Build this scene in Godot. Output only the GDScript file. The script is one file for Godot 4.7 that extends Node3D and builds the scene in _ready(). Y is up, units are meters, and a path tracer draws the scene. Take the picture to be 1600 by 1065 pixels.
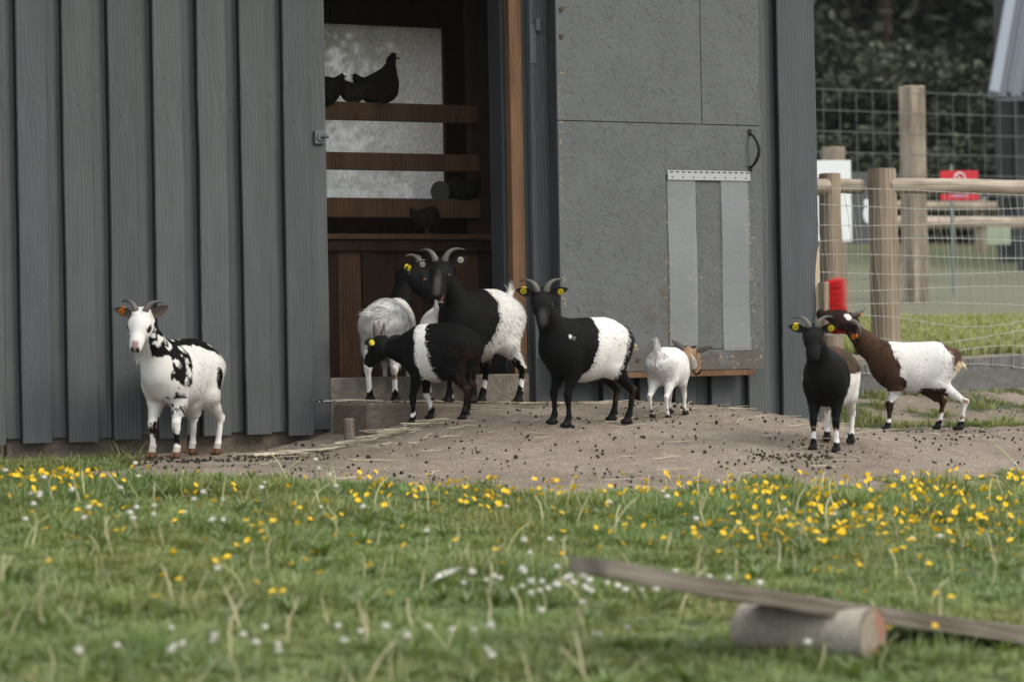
extends Node3D
# A herd of small goats in front of a grey board shed, seen from a low viewpoint across a flowering meadow.
# x runs along the shed's front to the right, z comes out of the shed towards the meadow, y is up; metres.

var rng := RandomNumberGenerator.new()
var noise_a := FastNoiseLite.new()
var noise_b := FastNoiseLite.new()
var M := {}
var used := {}

# ---------------------------------------------------------------- mesh builder
class MB:
	var v := PackedVector3Array()
	var n := PackedVector3Array()
	var uv := PackedVector2Array()
	var c := PackedColorArray()
	var col := Color(1, 1, 1)
	func tri(a: Vector3, b: Vector3, d: Vector3, na: Vector3, nb: Vector3, nd: Vector3, ua := Vector2.ZERO, ub := Vector2.ZERO, ud := Vector2.ZERO) -> void:
		if (b - a).cross(d - a).dot(na + nb + nd) > 0.0:
			v.append(a); v.append(d); v.append(b)
			n.append(na); n.append(nd); n.append(nb)
			uv.append(ua); uv.append(ud); uv.append(ub)
		else:
			v.append(a); v.append(b); v.append(d)
			n.append(na); n.append(nb); n.append(nd)
			uv.append(ua); uv.append(ub); uv.append(ud)
		c.append(col); c.append(col); c.append(col)
	func flat(a: Vector3, b: Vector3, d: Vector3, out: Vector3, ua := Vector2.ZERO, ub := Vector2.ZERO, ud := Vector2.ZERO) -> void:
		var m := (b - a).cross(d - a).normalized()
		if m.dot(out) < 0.0:
			m = -m
		tri(a, b, d, m, m, m, ua, ub, ud)
	func quad(a: Vector3, b: Vector3, d: Vector3, e: Vector3, out: Vector3, ua := Vector2.ZERO, ub := Vector2.ZERO, ud := Vector2.ZERO, ue := Vector2.ZERO) -> void:
		flat(a, b, d, out, ua, ub, ud)
		flat(a, d, e, out, ua, ud, ue)
	# a box with chamfered edges, turned by t, its texture coordinates in metres
	func box(centre: Vector3, size: Vector3, bev := 0.003, t := Basis(), off := Vector2.ZERO) -> void:
		var h := size * 0.5
		bev = minf(bev, minf(h.x, minf(h.y, h.z)) * 0.9)
		var put := func(p: Vector3) -> Vector3: return centre + t * p
		var pts := []
		for ax in 3:
			for s in [-1.0, 1.0]:
				var u := (ax + 1) % 3
				var w := (ax + 2) % 3
				var q := []
				for k in [[-1, -1], [1, -1], [1, 1], [-1, 1]]:
					var p := Vector3.ZERO
					p[ax] = s * h[ax]
					p[u] = k[0] * (h[u] - bev)
					p[w] = k[1] * (h[w] - bev)
					q.append(p)
				var o := Vector3.ZERO
				o[ax] = s
				var tx := []
				for p in q:
					tx.append(off + (Vector2(p.x, -p.y) if ax == 2 else (Vector2(p.z, -p.y) if ax == 0 else Vector2(p.x, p.z))))
				quad(put.call(q[0]), put.call(q[1]), put.call(q[2]), put.call(q[3]), t * o, tx[0], tx[1], tx[2], tx[3])
				pts.append([ax, s, q])
		if bev <= 0.0:
			return
		for ax in 3:                                                      # the twelve chamfers run along ax
			var u := (ax + 1) % 3
			var w := (ax + 2) % 3
			for su in [-1.0, 1.0]:
				for sw in [-1.0, 1.0]:
					var p := []
					for e in [-1.0, 1.0]:
						var a := Vector3.ZERO
						a[ax] = e * (h[ax] - bev)
						a[u] = su * h[u]
						a[w] = sw * (h[w] - bev)
						var b := a
						b[u] = su * (h[u] - bev)
						b[w] = sw * h[w]
						p.append(a); p.append(b)
					var o := Vector3.ZERO
					o[u] = su
					o[w] = sw
					var tx := []
					for k in 4:
						var pk: Vector3 = p[k]
						tx.append(off + Vector2(pk.x + pk.z, -pk.y))
					quad(put.call(p[0]), put.call(p[1]), put.call(p[3]), put.call(p[2]), t * o, tx[0], tx[1], tx[3], tx[2])
		for sx in [-1.0, 1.0]:
			for sy in [-1.0, 1.0]:
				for sz in [-1.0, 1.0]:
					var s := Vector3(sx, sy, sz)
					var k := s * (h - Vector3.ONE * bev)
					flat(put.call(k + Vector3(sx * bev, 0, 0)), put.call(k + Vector3(0, sy * bev, 0)), put.call(k + Vector3(0, 0, sz * bev)), t * s, off, off, off)
	# a tube through points with a radius at each, smooth
	func tube(p: PackedVector3Array, r: PackedFloat32Array, sides := 8, caps := true) -> void:
		var rings := []
		var side := Vector3.RIGHT
		var along := 0.0
		for i in p.size():
			var d := (p[mini(i + 1, p.size() - 1)] - p[maxi(i - 1, 0)]).normalized()
			if i == 0 and absf(d.dot(side)) > 0.9:
				side = Vector3.BACK
			side = (side - d * side.dot(d)).normalized()
			var other := d.cross(side)
			if i > 0:
				along += p[i].distance_to(p[i - 1])
			var ring := []
			for k in sides + 1:
				var a := TAU * k / sides
				var o := side * cos(a) + other * sin(a)
				ring.append([p[i] + o * r[i], o, Vector2(a / TAU * 0.3, along)])
			rings.append(ring)
		for i in p.size() - 1:
			for k in sides:
				var a: Array = rings[i][k]
				var b: Array = rings[i][k + 1]
				var d: Array = rings[i + 1][k + 1]
				var e: Array = rings[i + 1][k]
				tri(a[0], b[0], d[0], a[1], b[1], d[1], a[2], b[2], d[2])
				tri(a[0], d[0], e[0], a[1], d[1], e[1], a[2], d[2], e[2])
		if caps:
			for end in [0, p.size() - 1]:
				var o := (p[end] - p[1 if end == 0 else end - 1]).normalized()
				for k in sides:
					flat(p[end], rings[end][k][0], rings[end][k + 1][0], o, Vector2.ZERO, Vector2(cos(TAU * k / sides), sin(TAU * k / sides)) * r[end], Vector2(cos(TAU * (k + 1) / sides), sin(TAU * (k + 1) / sides)) * r[end])
	func ball(centre: Vector3, size: Vector3, rows := 6, cols := 8) -> void:
		for i in rows:
			for k in cols:
				var q := []
				for e in [[i, k], [i, k + 1], [i + 1, k + 1], [i + 1, k]]:
					var a: float = PI * e[0] / rows
					var b: float = TAU * e[1] / cols
					q.append(Vector3(sin(a) * cos(b), cos(a), sin(a) * sin(b)))
				var p := []
				var m := []
				for o in q:
					p.append(centre + o * size)
					m.append((o / size).normalized())
				if i > 0:
					tri(p[0], p[1], p[2], m[0], m[1], m[2])
				if i < rows - 1:
					tri(p[0], p[2], p[3], m[0], m[2], m[3])
				elif i == 0:
					pass
	func mesh() -> ArrayMesh:
		var a := []
		a.resize(Mesh.ARRAY_MAX)
		a[Mesh.ARRAY_VERTEX] = v
		a[Mesh.ARRAY_NORMAL] = n
		a[Mesh.ARRAY_TEX_UV] = uv
		a[Mesh.ARRAY_COLOR] = c
		var m := ArrayMesh.new()
		m.add_surface_from_arrays(Mesh.PRIMITIVE_TRIANGLES, a)
		return m

# ---------------------------------------------------------------- objects
func numbered(called: String) -> String:
	if not used.has(called):
		used[called] = 0
		return called
	used[called] += 1
	return "%s_%03d" % [called, used[called]]

func tag(o: Node, label: String, category: String, group := "") -> Node:
	o.set_meta("label", label)
	o.set_meta("category", category)
	if group:
		o.set_meta("group", group)
	return o

func thing(called: String, label: String, category: String, at := Vector3.ZERO, group := "") -> Node3D:
	var o := Node3D.new()
	o.name = numbered(called)
	add_child(o)
	o.position = at
	tag(o, label, category, group)
	return o

func put(called: String, m, mat: Material, parent: Node = null, at := Vector3.ZERO) -> MeshInstance3D:
	var o := MeshInstance3D.new()
	o.name = called if parent else numbered(called)
	o.mesh = m.mesh() if m is MB else m
	o.material_override = mat
	o.position = at
	(parent if parent else self).add_child(o, true)
	return o

func structure(called: String, m, mat: Material) -> MeshInstance3D:
	var o := put(called, m, mat)
	o.set_meta("kind", "structure")
	return o

func slab(parent: Node, called: String, lo: Vector3, hi: Vector3, mat: Material, bev := 0.003, lean := 0.0) -> MeshInstance3D:
	var b := MB.new()
	b.box(Vector3.ZERO, hi - lo, bev, Basis(), Vector2(rng.randf() * 0.3, rng.randf() * 0.2) + Vector2(0.1, 1.25))
	var o := put(called, b, mat, parent, (lo + hi) * 0.5)
	if lean != 0.0:
		o.rotation.z = lean
	return o

# ---------------------------------------------------------------- land
func sm(a: float, b: float, x: float) -> float:
	var t := clampf((x - a) / (b - a), 0.0, 1.0)
	return t * t * (3.0 - 2.0 * t)

const FALL := [[-100.0, -0.05], [0.0, -0.055], [1.0, -0.07], [2.0, -0.125], [3.0, -0.21], [4.0, -0.305], [5.0, -0.405], [6.0, -0.49], [8.0, -0.62], [20.0, -0.95], [120.0, -1.5]]
const EDGE := [[-9.0, 0.5], [-4.0, 0.7], [-2.46, 1.0], [-2.2, 1.25], [-1.78, 1.45], [-1.6, 1.7], [-1.35, 2.2], [-0.94, 2.26], [-0.6, 2.28], [-0.26, 2.34], [0.07, 2.42], [0.5, 2.42], [0.95, 2.42], [2.0, 2.46], [9.0, 2.6]]

func along(knots: Array, x: float) -> float:
	for i in knots.size() - 1:
		if x <= knots[i + 1][0]:
			var t: float = (x - knots[i][0]) / (knots[i + 1][0] - knots[i][0])
			return lerpf(knots[i][1], knots[i + 1][1], clampf(t, 0.0, 1.0))
	return knots[-1][1]

func ground_y(x: float, z: float) -> float:
	var y := along(FALL, z)
	y += 0.155 * (1.0 - sm(0.45, 1.35, absf(x - 0.12))) * (1.0 - sm(0.25, 2.1, z))
	y += 0.035 * sm(-0.6, 0.1, x) * sm(0.8, 1.5, z) * (1.0 - sm(1.9, 2.6, z))
	y += 0.14 * sm(1.5, 2.1, x) * (1.0 - sm(-0.9, -0.05, z))
	if z < -0.95:
		var t := -0.95 - z
		y += sm(1.5, 1.65, x) * (0.14 * sm(0.0, 0.05, t) + 0.085 * minf(t, 30.0))
	return y

func step_y(x: float) -> float:
	return 0.138 - 0.036 * (x + 0.98)

# what a hoof stands on: the concrete step, the floor inside the shed, or the earth
func stand_y(x: float, z: float) -> float:
	if x > -0.83 and x < 0.05 and z < -0.02 and z > -1.6:
		return 0.17
	if x > -1.0 and x < 0.62 and z < 0.32 and z > -0.02:
		return maxf(step_y(x), ground_y(x, z))
	return ground_y(x, z)

# 1 where grass grows, 0 on bare earth
func turf(x: float, z: float) -> float:
	var w := noise_a.get_noise_2d(x * 260.0, z * 260.0) * 0.26 + noise_b.get_noise_2d(x * 900.0, z * 900.0) * 0.14
	var g := sm(-0.06, 0.10, z - along(EDGE, x) + w)
	if x < -1.5 and z < 1.0:
		g = maxf(g, sm(-0.02, 0.08, minf(-2.06 - x + w * 1.2, 2.0)))
		g = maxf(g, sm(0.0, 0.1, minf(0.10 - z + w * 0.5, -1.74 - x)))
	if x > 1.6 and z < 0.2:
		if z > -0.95:
			g = maxf(g, sm(0.02, 0.16, noise_a.get_noise_2d(x * 330.0 + 50.0, z * 330.0) + 0.06 - absf(z + 0.5) * 0.25) * sm(1.75, 1.95, x))
		else:
			g = maxf(g, sm(-1.3, -1.5, z + w * 0.6))
	return g

# ---------------------------------------------------------------- textures
func picture(w: int, h: int, bytes: PackedByteArray, rgbs := true) -> ImageTexture:
	return ImageTexture.create_from_image(Image.create_from_data(w, h, false, Image.FORMAT_RGB8 if rgbs else Image.FORMAT_L8, bytes))

func byte(x: float) -> int:
	return clampi(int(x * 255.0), 0, 255)

# sRGB bytes of a linear colour
func put_rgb(a: PackedByteArray, at: int, c: Color) -> void:
	var s := c.linear_to_srgb()
	a[at] = byte(s.r)
	a[at + 1] = byte(s.g)
	a[at + 2] = byte(s.b)

# sawn timber: tone (relative), relief; 0.5 m across, 2.56 m along
func timber(w: int, h: int, seed_: int, dark: Color, light: Color, knots_n: int, sawn: float, specks: int) -> Array:
	var n := FastNoiseLite.new()
	n.seed = seed_
	n.frequency = 1.0
	n.fractal_octaves = 3
	var r := RandomNumberGenerator.new()
	r.seed = seed_
	var knots := []
	for i in knots_n:
		knots.append(Vector3(r.randf() * 0.5, r.randf() * 2.56, r.randf_range(0.004, 0.009)))
	var tone := PackedByteArray()
	tone.resize(w * h * 3)
	var relief := PackedByteArray()
	relief.resize(w * h)
	for j in h:
		var y := 2.56 * j / h
		var near := []
		for k in knots:
			if absf(k.y - y) < 0.12:
				near.append(k)
		for i in w:
			var x := 0.5 * i / w
			var g := x + 0.010 * n.get_noise_2d(x * 6.0, y * 1.3)
			var knot := 0.0
			for k in near:
				var dx: float = x - k.x
				var dy: float = (y - k.y) * 0.4
				var d := sqrt(dx * dx + dy * dy)
				g += 0.020 * exp(-d * d / 0.0009) * (1.0 if dx > 0 else -1.0)
				knot = maxf(knot, 1.0 - sm(k.z * 0.6, k.z * 1.1, sqrt(dx * dx + dy * dy * 2.5)))
			var ring := sin(g * TAU / 0.016 + 2.0 * n.get_noise_2d(x * 3.0 + 9.0, y * 0.6))
			var fine := n.get_noise_2d(x * 330.0, y * 5.0)
			var patch := n.get_noise_2d(x * 10.0 + 30.0, y * 2.4)
			var saw := sin(TAU * (y + 0.0012 * n.get_noise_2d(x * 9.0, y * 4.0)) / 0.0078) * sm(-0.15, 0.4, n.get_noise_2d(x * 12.0 + 70.0, y * 2.0))
			relief[j * w + i] = byte(0.5 + 0.14 * ring + 0.24 * fine + sawn * 0.13 * saw - 0.3 * knot)
			var t := clampf(0.5 + 0.16 * ring + 0.30 * fine + 0.45 * patch - 0.55 * knot + sawn * 0.05 * saw, 0.0, 1.0)
			put_rgb(tone, (j * w + i) * 3, dark.lerp(light, t))
	for s in specks:
		var at := (r.randi() % h * w + r.randi() % w) * 3
		var big := r.randf_range(0.18, 0.32)
		put_rgb(tone, at, Color(big, big * 0.95, big * 0.88))
	return [picture(w, h, tone), picture(w, h, relief, false)]

# oriented strand board under paint, 1.03 x 1.6 m; t is metres from the door's left and top
func strand_board(w: int, h: int) -> Array:
	var r := RandomNumberGenerator.new()
	r.seed = 77
	var hf := PackedFloat32Array()
	hf.resize(w * h)
	hf.fill(0.5)
	for k in 6500:
		var cx := r.randf() * w
		var cy := r.randf() * h
		var a := r.randfn(0.55, 0.75)
		var lon := r.randf_range(10.0, 30.0)
		var wide := r.randf_range(1.0, 3.5)
		var up := r.randf_range(0.36, 0.64)
		for i in int(lon * 1.4):
			for j in int(wide * 1.4) + 1:
				var u := i / 1.4 - lon * 0.5
				var q := j / 1.4 - wide * 0.5
				var px := int(cx + cos(a) * u - sin(a) * q)
				var py := int(cy + sin(a) * u + cos(a) * q)
				if px >= 0 and py >= 0 and px < w and py < h:
					hf[py * w + px] = up + q / wide * 0.12
	var tone := PackedFloat32Array()
	tone.resize(w * h)
	tone.fill(1.0)
	for k in 5200:                                                          # grime held in the gaps between strands
		var cx := r.randf() * w
		var cy := r.randf() * h
		var a := r.randfn(0.65, 0.7)
		var bend := r.randfn(0.0, 0.04)
		var lon := r.randf_range(4.0, 20.0) if k % 3 else r.randf_range(1.0, 3.0)
		var dark := r.randf_range(0.45, 0.85)
		for i in int(lon * 1.3):
			cx += cos(a) / 1.3
			cy += sin(a) / 1.3
			a += bend / 1.3
			if cx >= 0 and cy >= 0 and cx < w and cy < h:
				tone[int(cy) * w + int(cx)] = minf(tone[int(cy) * w + int(cx)], dark)
				hf[int(cy) * w + int(cx)] -= 0.2
	var bytes := PackedByteArray()
	bytes.resize(w * h * 3)
	var relief := PackedByteArray()
	relief.resize(w * h)
	for j in h:
		var y := 1.6 * j / h
		for i in w:
			var x := 1.03 * i / w
			var p := 1.0 + 0.12 * noise_a.get_noise_2d(x * 500.0, y * 500.0) + 0.10 * (hf[j * w + i] - 0.5)
			var c := Color(0.100, 0.107, 0.111) * (tone[j * w + i] * p)
			# mud rubbed on by the herd, in blotches with grain, about where the goats lean
			var m := noise_b.get_noise_2d(x * 900.0, y * 900.0) * 0.5 + noise_a.get_noise_2d(x * 260.0 + 400.0, y * 260.0) * 0.9
			var mud := sm(0.05, 0.5, m + 0.9 * sm(1.15, 1.42, y) * (1.0 - 0.6 * sm(0.55, 0.75, x)) + 0.7 * sm(1.47, 1.54, y) - 0.55) * 0.75
			c = c.lerp(Color(0.085, 0.072, 0.058) * (0.7 + 0.5 * hf[j * w + i]), mud)
			put_rgb(bytes, (j * w + i) * 3, c)
			relief[j * w + i] = byte(hf[j * w + i])
	for k in 150:                                                           # chips down to bare strands round the little hatch and along the foot
		var q := Vector2.ZERO
		var pick := k % 5
		if pick == 0:
			q = Vector2(0.527 + r.randfn(0.0, 0.006), r.randf_range(0.86, 1.46))
		elif pick == 1:
			q = Vector2(0.952 + r.randfn(0.0, 0.008), r.randf_range(0.86, 1.47))
		elif pick == 2:
			q = Vector2(r.randf_range(0.55, 1.0), 1.535 + r.randfn(0.0, 0.022))
		elif pick == 3:
			q = Vector2(r.randf_range(0.50, 0.98), r.randf_range(1.1, 1.5))
		else:
			q = Vector2(0.008 + absf(r.randfn(0.0, 0.004)), r.randf_range(0.3, 1.5))
		var a := r.randfn(0.0, 0.9)
		var lon := r.randf_range(2.0, 11.0)
		if pick == 3:
			lon *= 0.8
		for i in int(lon * 1.5):
			for e in (2 if k % 2 else 1):
				var px := int(q.x / 1.03 * w + cos(a) * i / 1.5)
				var py := int(q.y / 1.6 * h + sin(a) * i / 1.5) + e
				if px >= 0 and py >= 0 and px < w and py < h:
					put_rgb(bytes, (py * w + px) * 3, Color(0.34, 0.24, 0.14) * r.randf_range(0.7, 1.25))
	return [picture(w, h, bytes), picture(w, h, relief, false)]

# blotchy matter: two noises between three colours
func blotch(size: int, seed_: int, a: Color, b: Color, c: Color, f1: float, f2: float, grit := 0.0) -> Array:
	var n := FastNoiseLite.new()
	n.seed = seed_
	n.frequency = 1.0
	n.fractal_octaves = 4
	var r := RandomNumberGenerator.new()
	r.seed = seed_
	var bytes := PackedByteArray()
	bytes.resize(size * size * 3)
	var relief := PackedByteArray()
	relief.resize(size * size)
	for j in size:
		for i in size:
			# wraps round: noise on a torus
			var u := TAU * i / size
			var v := TAU * j / size
			var p := Vector3(cos(u), sin(u), cos(v)) * f1
			var q := sin(v) * f1
			var x := n.get_noise_3d(p.x + q * 0.7, p.y + q * 0.3, p.z + q * 1.1)
			var y := n.get_noise_3d(p.x * f2 + q * 0.7 * f2 + 40.0, p.y * f2 + q * 0.3 * f2, p.z * f2 + q * 1.1 * f2)
			var k := a.lerp(b, sm(-0.35, 0.35, x)).lerp(c, sm(0.05, 0.4, y) * 0.7)
			k = k * (1.0 + 0.22 * y + grit * r.randfn(0.0, 1.0))
			put_rgb(bytes, (j * size + i) * 3, k)
			relief[j * size + i] = byte(0.5 + 0.5 * y + 0.3 * x + grit * r.randfn(0.0, 1.0))
	return [picture(size, size, bytes), picture(size, size, relief, false)]

func mat(colour: Color, rough := 0.8, tex: Array = [], relief := 0.0, scale := Vector3.ONE, tri_world := false) -> StandardMaterial3D:
	var m := StandardMaterial3D.new()
	m.albedo_color = colour.linear_to_srgb()
	m.roughness = rough
	m.metallic_specular = 0.4
	if tex:
		m.albedo_texture = tex[0]
		if relief != 0.0:
			m.heightmap_enabled = true
			m.heightmap_texture = tex[1]
			m.heightmap_scale = relief
		m.uv1_scale = scale
		m.uv1_triplanar = tri_world
		m.uv1_world_triplanar = tri_world
	return m

func tinted(rough := 0.85) -> StandardMaterial3D:
	var m := mat(Color(1, 1, 1), rough)
	m.vertex_color_use_as_albedo = true
	return m

func materials() -> void:
	var board := timber(256, 1024, 5, Color(0.056, 0.062, 0.066), Color(0.079, 0.087, 0.092), 22, 0.8, 260)
	var tones := [Color(1, 1, 1), Color(0.87, 0.88, 0.89), Color(1.10, 1.10, 1.09), Color(0.95, 0.97, 1.01)]
	for i in 4:
		M["board%d" % i] = mat(tones[i], 0.62, board, 0.35, Vector3(2.0, 0.39, 1))
		M["board%d" % i].vertex_color_use_as_albedo = true
	M.dark_board = mat(Color(0.55, 0.56, 0.57), 0.65, board, 0.3, Vector3(2.0, 0.39, 1))
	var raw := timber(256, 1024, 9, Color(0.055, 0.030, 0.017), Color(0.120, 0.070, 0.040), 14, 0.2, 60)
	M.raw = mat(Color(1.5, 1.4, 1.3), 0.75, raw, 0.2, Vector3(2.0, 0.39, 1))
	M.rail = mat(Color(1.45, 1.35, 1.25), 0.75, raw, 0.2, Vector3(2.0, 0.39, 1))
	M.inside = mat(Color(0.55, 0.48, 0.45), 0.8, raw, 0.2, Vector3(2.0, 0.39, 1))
	var grey_wood := timber(256, 1024, 21, Color(0.12, 0.085, 0.058), Color(0.40, 0.335, 0.26), 12, 0.0, 0)
	M.post = mat(Color(1, 0.98, 0.95), 0.8, grey_wood, 0.2, Vector3(2.0, 0.39, 1))
	M.rail_out = mat(Color(1.1, 1.15, 1.2), 0.8, grey_wood, 0.2, Vector3(2.0, 0.39, 1))
	M.far_post = mat(Color(0.9, 0.92, 0.95), 0.85, grey_wood, 0.2, Vector3(2.0, 0.39, 1))
	M.plank = mat(Color(0.50, 0.52, 0.57), 0.8, grey_wood, 0.3, Vector3(2.0, 0.39, 1))
	M.strand = mat(Color(1, 1, 1), 0.58, strand_board(480, 760), 0.2)
	var conc := blotch(256, 31, Color(0.19, 0.175, 0.155), Color(0.24, 0.225, 0.205), Color(0.12, 0.10, 0.082), 2.2, 4.0, 0.06)
	M.concrete = mat(Color(0.80, 0.77, 0.73), 0.9, conc, 0.5, Vector3(1.6, 1.6, 1.6), true)
	M.plinth = mat(Color(0.62, 0.68, 0.74), 0.9, conc, 0.3, Vector3(1.1, 1.1, 1.1), true)
	M.concrete_brown = mat(Color(0.56, 0.50, 0.44), 0.9, conc, 0.5, Vector3(1.6, 1.6, 1.6), true)
	var soil := blotch(512, 41, Color(0.82, 0.82, 0.82), Color(1.0, 1.0, 1.0), Color(0.62, 0.59, 0.56), 2.6, 9.0, 0.10)
	M.soil = mat(Color(1, 1, 1), 0.95, soil, 2.6, Vector3(0.9, 0.9, 0.9), true)
	M.soil.vertex_color_use_as_albedo = true
	var bark := blotch(256, 51, Color(0.30, 0.265, 0.225), Color(0.42, 0.38, 0.33), Color(0.20, 0.17, 0.14), 2.4, 5.0, 0.05)
	M.log_bark = mat(Color(1, 1, 1), 0.9, bark, 1.0, Vector3(5, 5, 5), true)
	var wsheet := blotch(256, 61, Color(0.82, 0.81, 0.78), Color(0.93, 0.92, 0.90), Color(0.70, 0.64, 0.55), 0.9, 9.0, 0.14)
	M.sheet = mat(Color(1, 1, 1), 0.6, wsheet, 0.0, Vector3(0.8, 0.45, 0.8), true)
	M.sheet.transparency = BaseMaterial3D.TRANSPARENCY_ALPHA
	M.sheet.albedo_color.a = 0.66
	M.sheet.backlight_enabled = true
	M.sheet.backlight = Color(1, 1, 1)
	M.steel = mat(Color(0.42, 0.43, 0.44), 0.42)
	M.steel.metallic = 0.9
	M.iron = mat(Color(0.018, 0.018, 0.020), 0.4)
	M.iron.metallic = 0.5
	M.rust = mat(Color(0.06, 0.045, 0.03), 0.7)
	M.paint_metal = mat(Color(0.10, 0.11, 0.12), 0.5)
	M.strip = mat(Color(0.50, 0.53, 0.55), 0.25)
	M.strip.transparency = BaseMaterial3D.TRANSPARENCY_ALPHA
	M.strip.albedo_color.a = 0.15
	M.wire = mat(Color(0.40, 0.39, 0.37), 0.6)
	M.wire.metallic = 0.2
	M.far_wire = mat(Color(0.17, 0.20, 0.19), 0.7)
	M.tint = tinted(0.85)
	M.coat = tinted(0.7)
	M.coat.metallic_specular = 0.2
	M.fur = tinted(0.5)
	M.fur.metallic_specular = 0.2
	M.horn = tinted(0.5)
	M.gloss = tinted(0.12)
	M.leaf = tinted(0.6)
	M.leaf.backlight_enabled = true
	M.leaf.backlight = Color(0.75, 0.8, 0.5)
	M.petal = tinted(0.55)
	M.petal.backlight_enabled = true
	M.petal.backlight = Color(0.5, 0.5, 0.4)
	M.bark = tinted(0.9)
	M.crown = tinted(0.7)
	M.crown.backlight_enabled = true
	M.crown.backlight = Color(0.5, 0.55, 0.35)
	M.bristle = tinted(0.55)
	M.sign_white = mat(Color(0.68, 0.72, 0.74), 0.5)
	M.sign_dark = mat(Color(0.075, 0.08, 0.085), 0.5)
	M.sign_red = mat(Color(0.50, 0.022, 0.035), 0.45)
	M.sign_green = mat(Color(0.26, 0.31, 0.23), 0.7)
	M.roof_far = mat(Color(0.085, 0.095, 0.115), 0.6)
	M.roof_edge = mat(Color(0.17, 0.195, 0.235), 0.55)
	M.roof = mat(Color(0.06, 0.06, 0.065), 0.8)

# ---------------------------------------------------------------- the shed
func build_ground() -> void:
	var xs := []
	var zs := []
	var x := -4.4
	while x < 3.6:
		xs.append(x); x += 0.026
	var z := -1.6
	while z < 6.4:
		zs.append(z); z += 0.026 if z < 2.6 else 0.05
	for a in [xs, zs]:
		var d := 0.05
		while a[-1] < 90.0:
			a.append(a[-1] + d); d *= 1.22
		d = 0.05
		while a[0] > -90.0:
			a.push_front(a[0] - d); d *= 1.22
	var v := PackedVector3Array()
	var n := PackedVector3Array()
	var c := PackedColorArray()
	var idx := PackedInt32Array()
	var w := xs.size()
	for j in zs.size():
		for i in w:
			var px: float = xs[i]
			var pz: float = zs[j]
			var g := turf(px, pz)
			var y := ground_y(px, pz)
			if absf(px) < 6.0 and pz < 8.0 and pz > -2.0:
				y += 0.009 * noise_a.get_noise_2d(px * 420.0, pz * 420.0) + 0.008 * noise_b.get_noise_2d(px * 1150.0, pz * 1150.0)
			v.append(Vector3(px, y, pz))
			var b := noise_a.get_noise_2d(px * 150.0 + 300.0, pz * 150.0)
			var earth := Color(0.315, 0.262, 0.215).lerp(Color(0.245, 0.198, 0.158), sm(-0.3, 0.4, b))
			if pz < -0.95 and px > 1.6:
				earth = Color(0.30, 0.26, 0.20)
			var sod := Color(0.060, 0.075, 0.030).lerp(Color(0.080, 0.095, 0.042), sm(-0.3, 0.3, b))
			if pz < -2.0:
				sod = Color(0.19, 0.205, 0.115).lerp(Color(0.16, 0.18, 0.10), sm(-0.3, 0.3, b))
				var gravel := sm(-3.0, -3.8, pz + 0.8 * b) * (1.0 - sm(-8.6, -9.8, pz + 0.8 * b))
				sod = sod.lerp(Color(0.215, 0.215, 0.17), gravel * 0.55)
			c.append(earth.lerp(sod, g))
			n.append(Vector3.UP)
	for j in zs.size():
		for i in w:
			var l: Vector3 = v[j * w + maxi(i - 1, 0)]
			var r: Vector3 = v[j * w + mini(i + 1, w - 1)]
			var u: Vector3 = v[maxi(j - 1, 0) * w + i]
			var d: Vector3 = v[mini(j + 1, zs.size() - 1) * w + i]
			n[j * w + i] = (d - u).cross(r - l).normalized()
			if i < w - 1 and j < zs.size() - 1:
				var k := j * w + i
				idx.append_array(PackedInt32Array([k, k + 1, k + w + 1, k, k + w + 1, k + w]))
	var a := []
	a.resize(Mesh.ARRAY_MAX)
	a[Mesh.ARRAY_VERTEX] = v
	a[Mesh.ARRAY_NORMAL] = n
	a[Mesh.ARRAY_COLOR] = c
	a[Mesh.ARRAY_INDEX] = idx
	var m := ArrayMesh.new()
	m.add_surface_from_arrays(Mesh.PRIMITIVE_TRIANGLES, a)
	structure("ground", m, M.soil)

# one upright board of the cladding: edges not quite straight, foot sawn at its own height
func board(parent: Node, called: String, x0: float, x1: float, y0: float, y1: float, zf: float, thick: float, mt: Material) -> void:
	var b := MB.new()
	var rows := 9
	var off := Vector2(rng.randf() * 0.30, 0.05)
	var cut := [rng.randfn(0, 0.0012), rng.randfn(0, 0.0012)]
	var bow := rng.randfn(0.0, 0.0015)
	var rings := []
	var e := 0.0035
	for j in rows + 1:
		var t := float(j) / rows
		var y := lerpf(y0, y1, t)
		var xl: float = x0 + rng.randfn(0, 0.0009) + cut[0] * t
		var xr: float = x1 + rng.randfn(0, 0.0009) + cut[1] * t
		var z := zf + bow * sin(PI * t) + rng.randfn(0, 0.0006)
		rings.append([Vector3(xl, y, z - thick), Vector3(xl, y, z - e), Vector3(xl + e, y, z), Vector3(xr - e, y, z), Vector3(xr, y, z - e), Vector3(xr, y, z - thick)])
	var outs := [Vector3(-1, 0, 0), Vector3(-1, 0, 1), Vector3(0, 0, 1), Vector3(1, 0, 1), Vector3(1, 0, 0)]
	for j in rows:
		for k in 5:
			var q := [rings[j][k], rings[j][k + 1], rings[j + 1][k + 1], rings[j + 1][k]]
			var tx := []
			for p in q:
				tx.append(off + Vector2(p.x - x0 + p.z - zf, y1 - p.y))
			b.col = Color(0.36, 0.33, 0.30) if k == 0 or k == 4 else Color(1, 1, 1)   # bare sawn edges, coloured darker still to paint in the shade between boards
			if k == 1 and rng.randf() < 0.12 or (k == 0 and j < 3 and rng.randf() < 0.08):
				b.col = Color(2.6, 1.9, 1.35)                                # paint flaked from the arris
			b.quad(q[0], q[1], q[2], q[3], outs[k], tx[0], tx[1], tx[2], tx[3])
	for k in 5:
		b.flat(rings[0][0], rings[0][k], rings[0][mini(k + 1, 5)], Vector3.DOWN, off, off, off)
	put(called, b, mt, parent)

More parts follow.
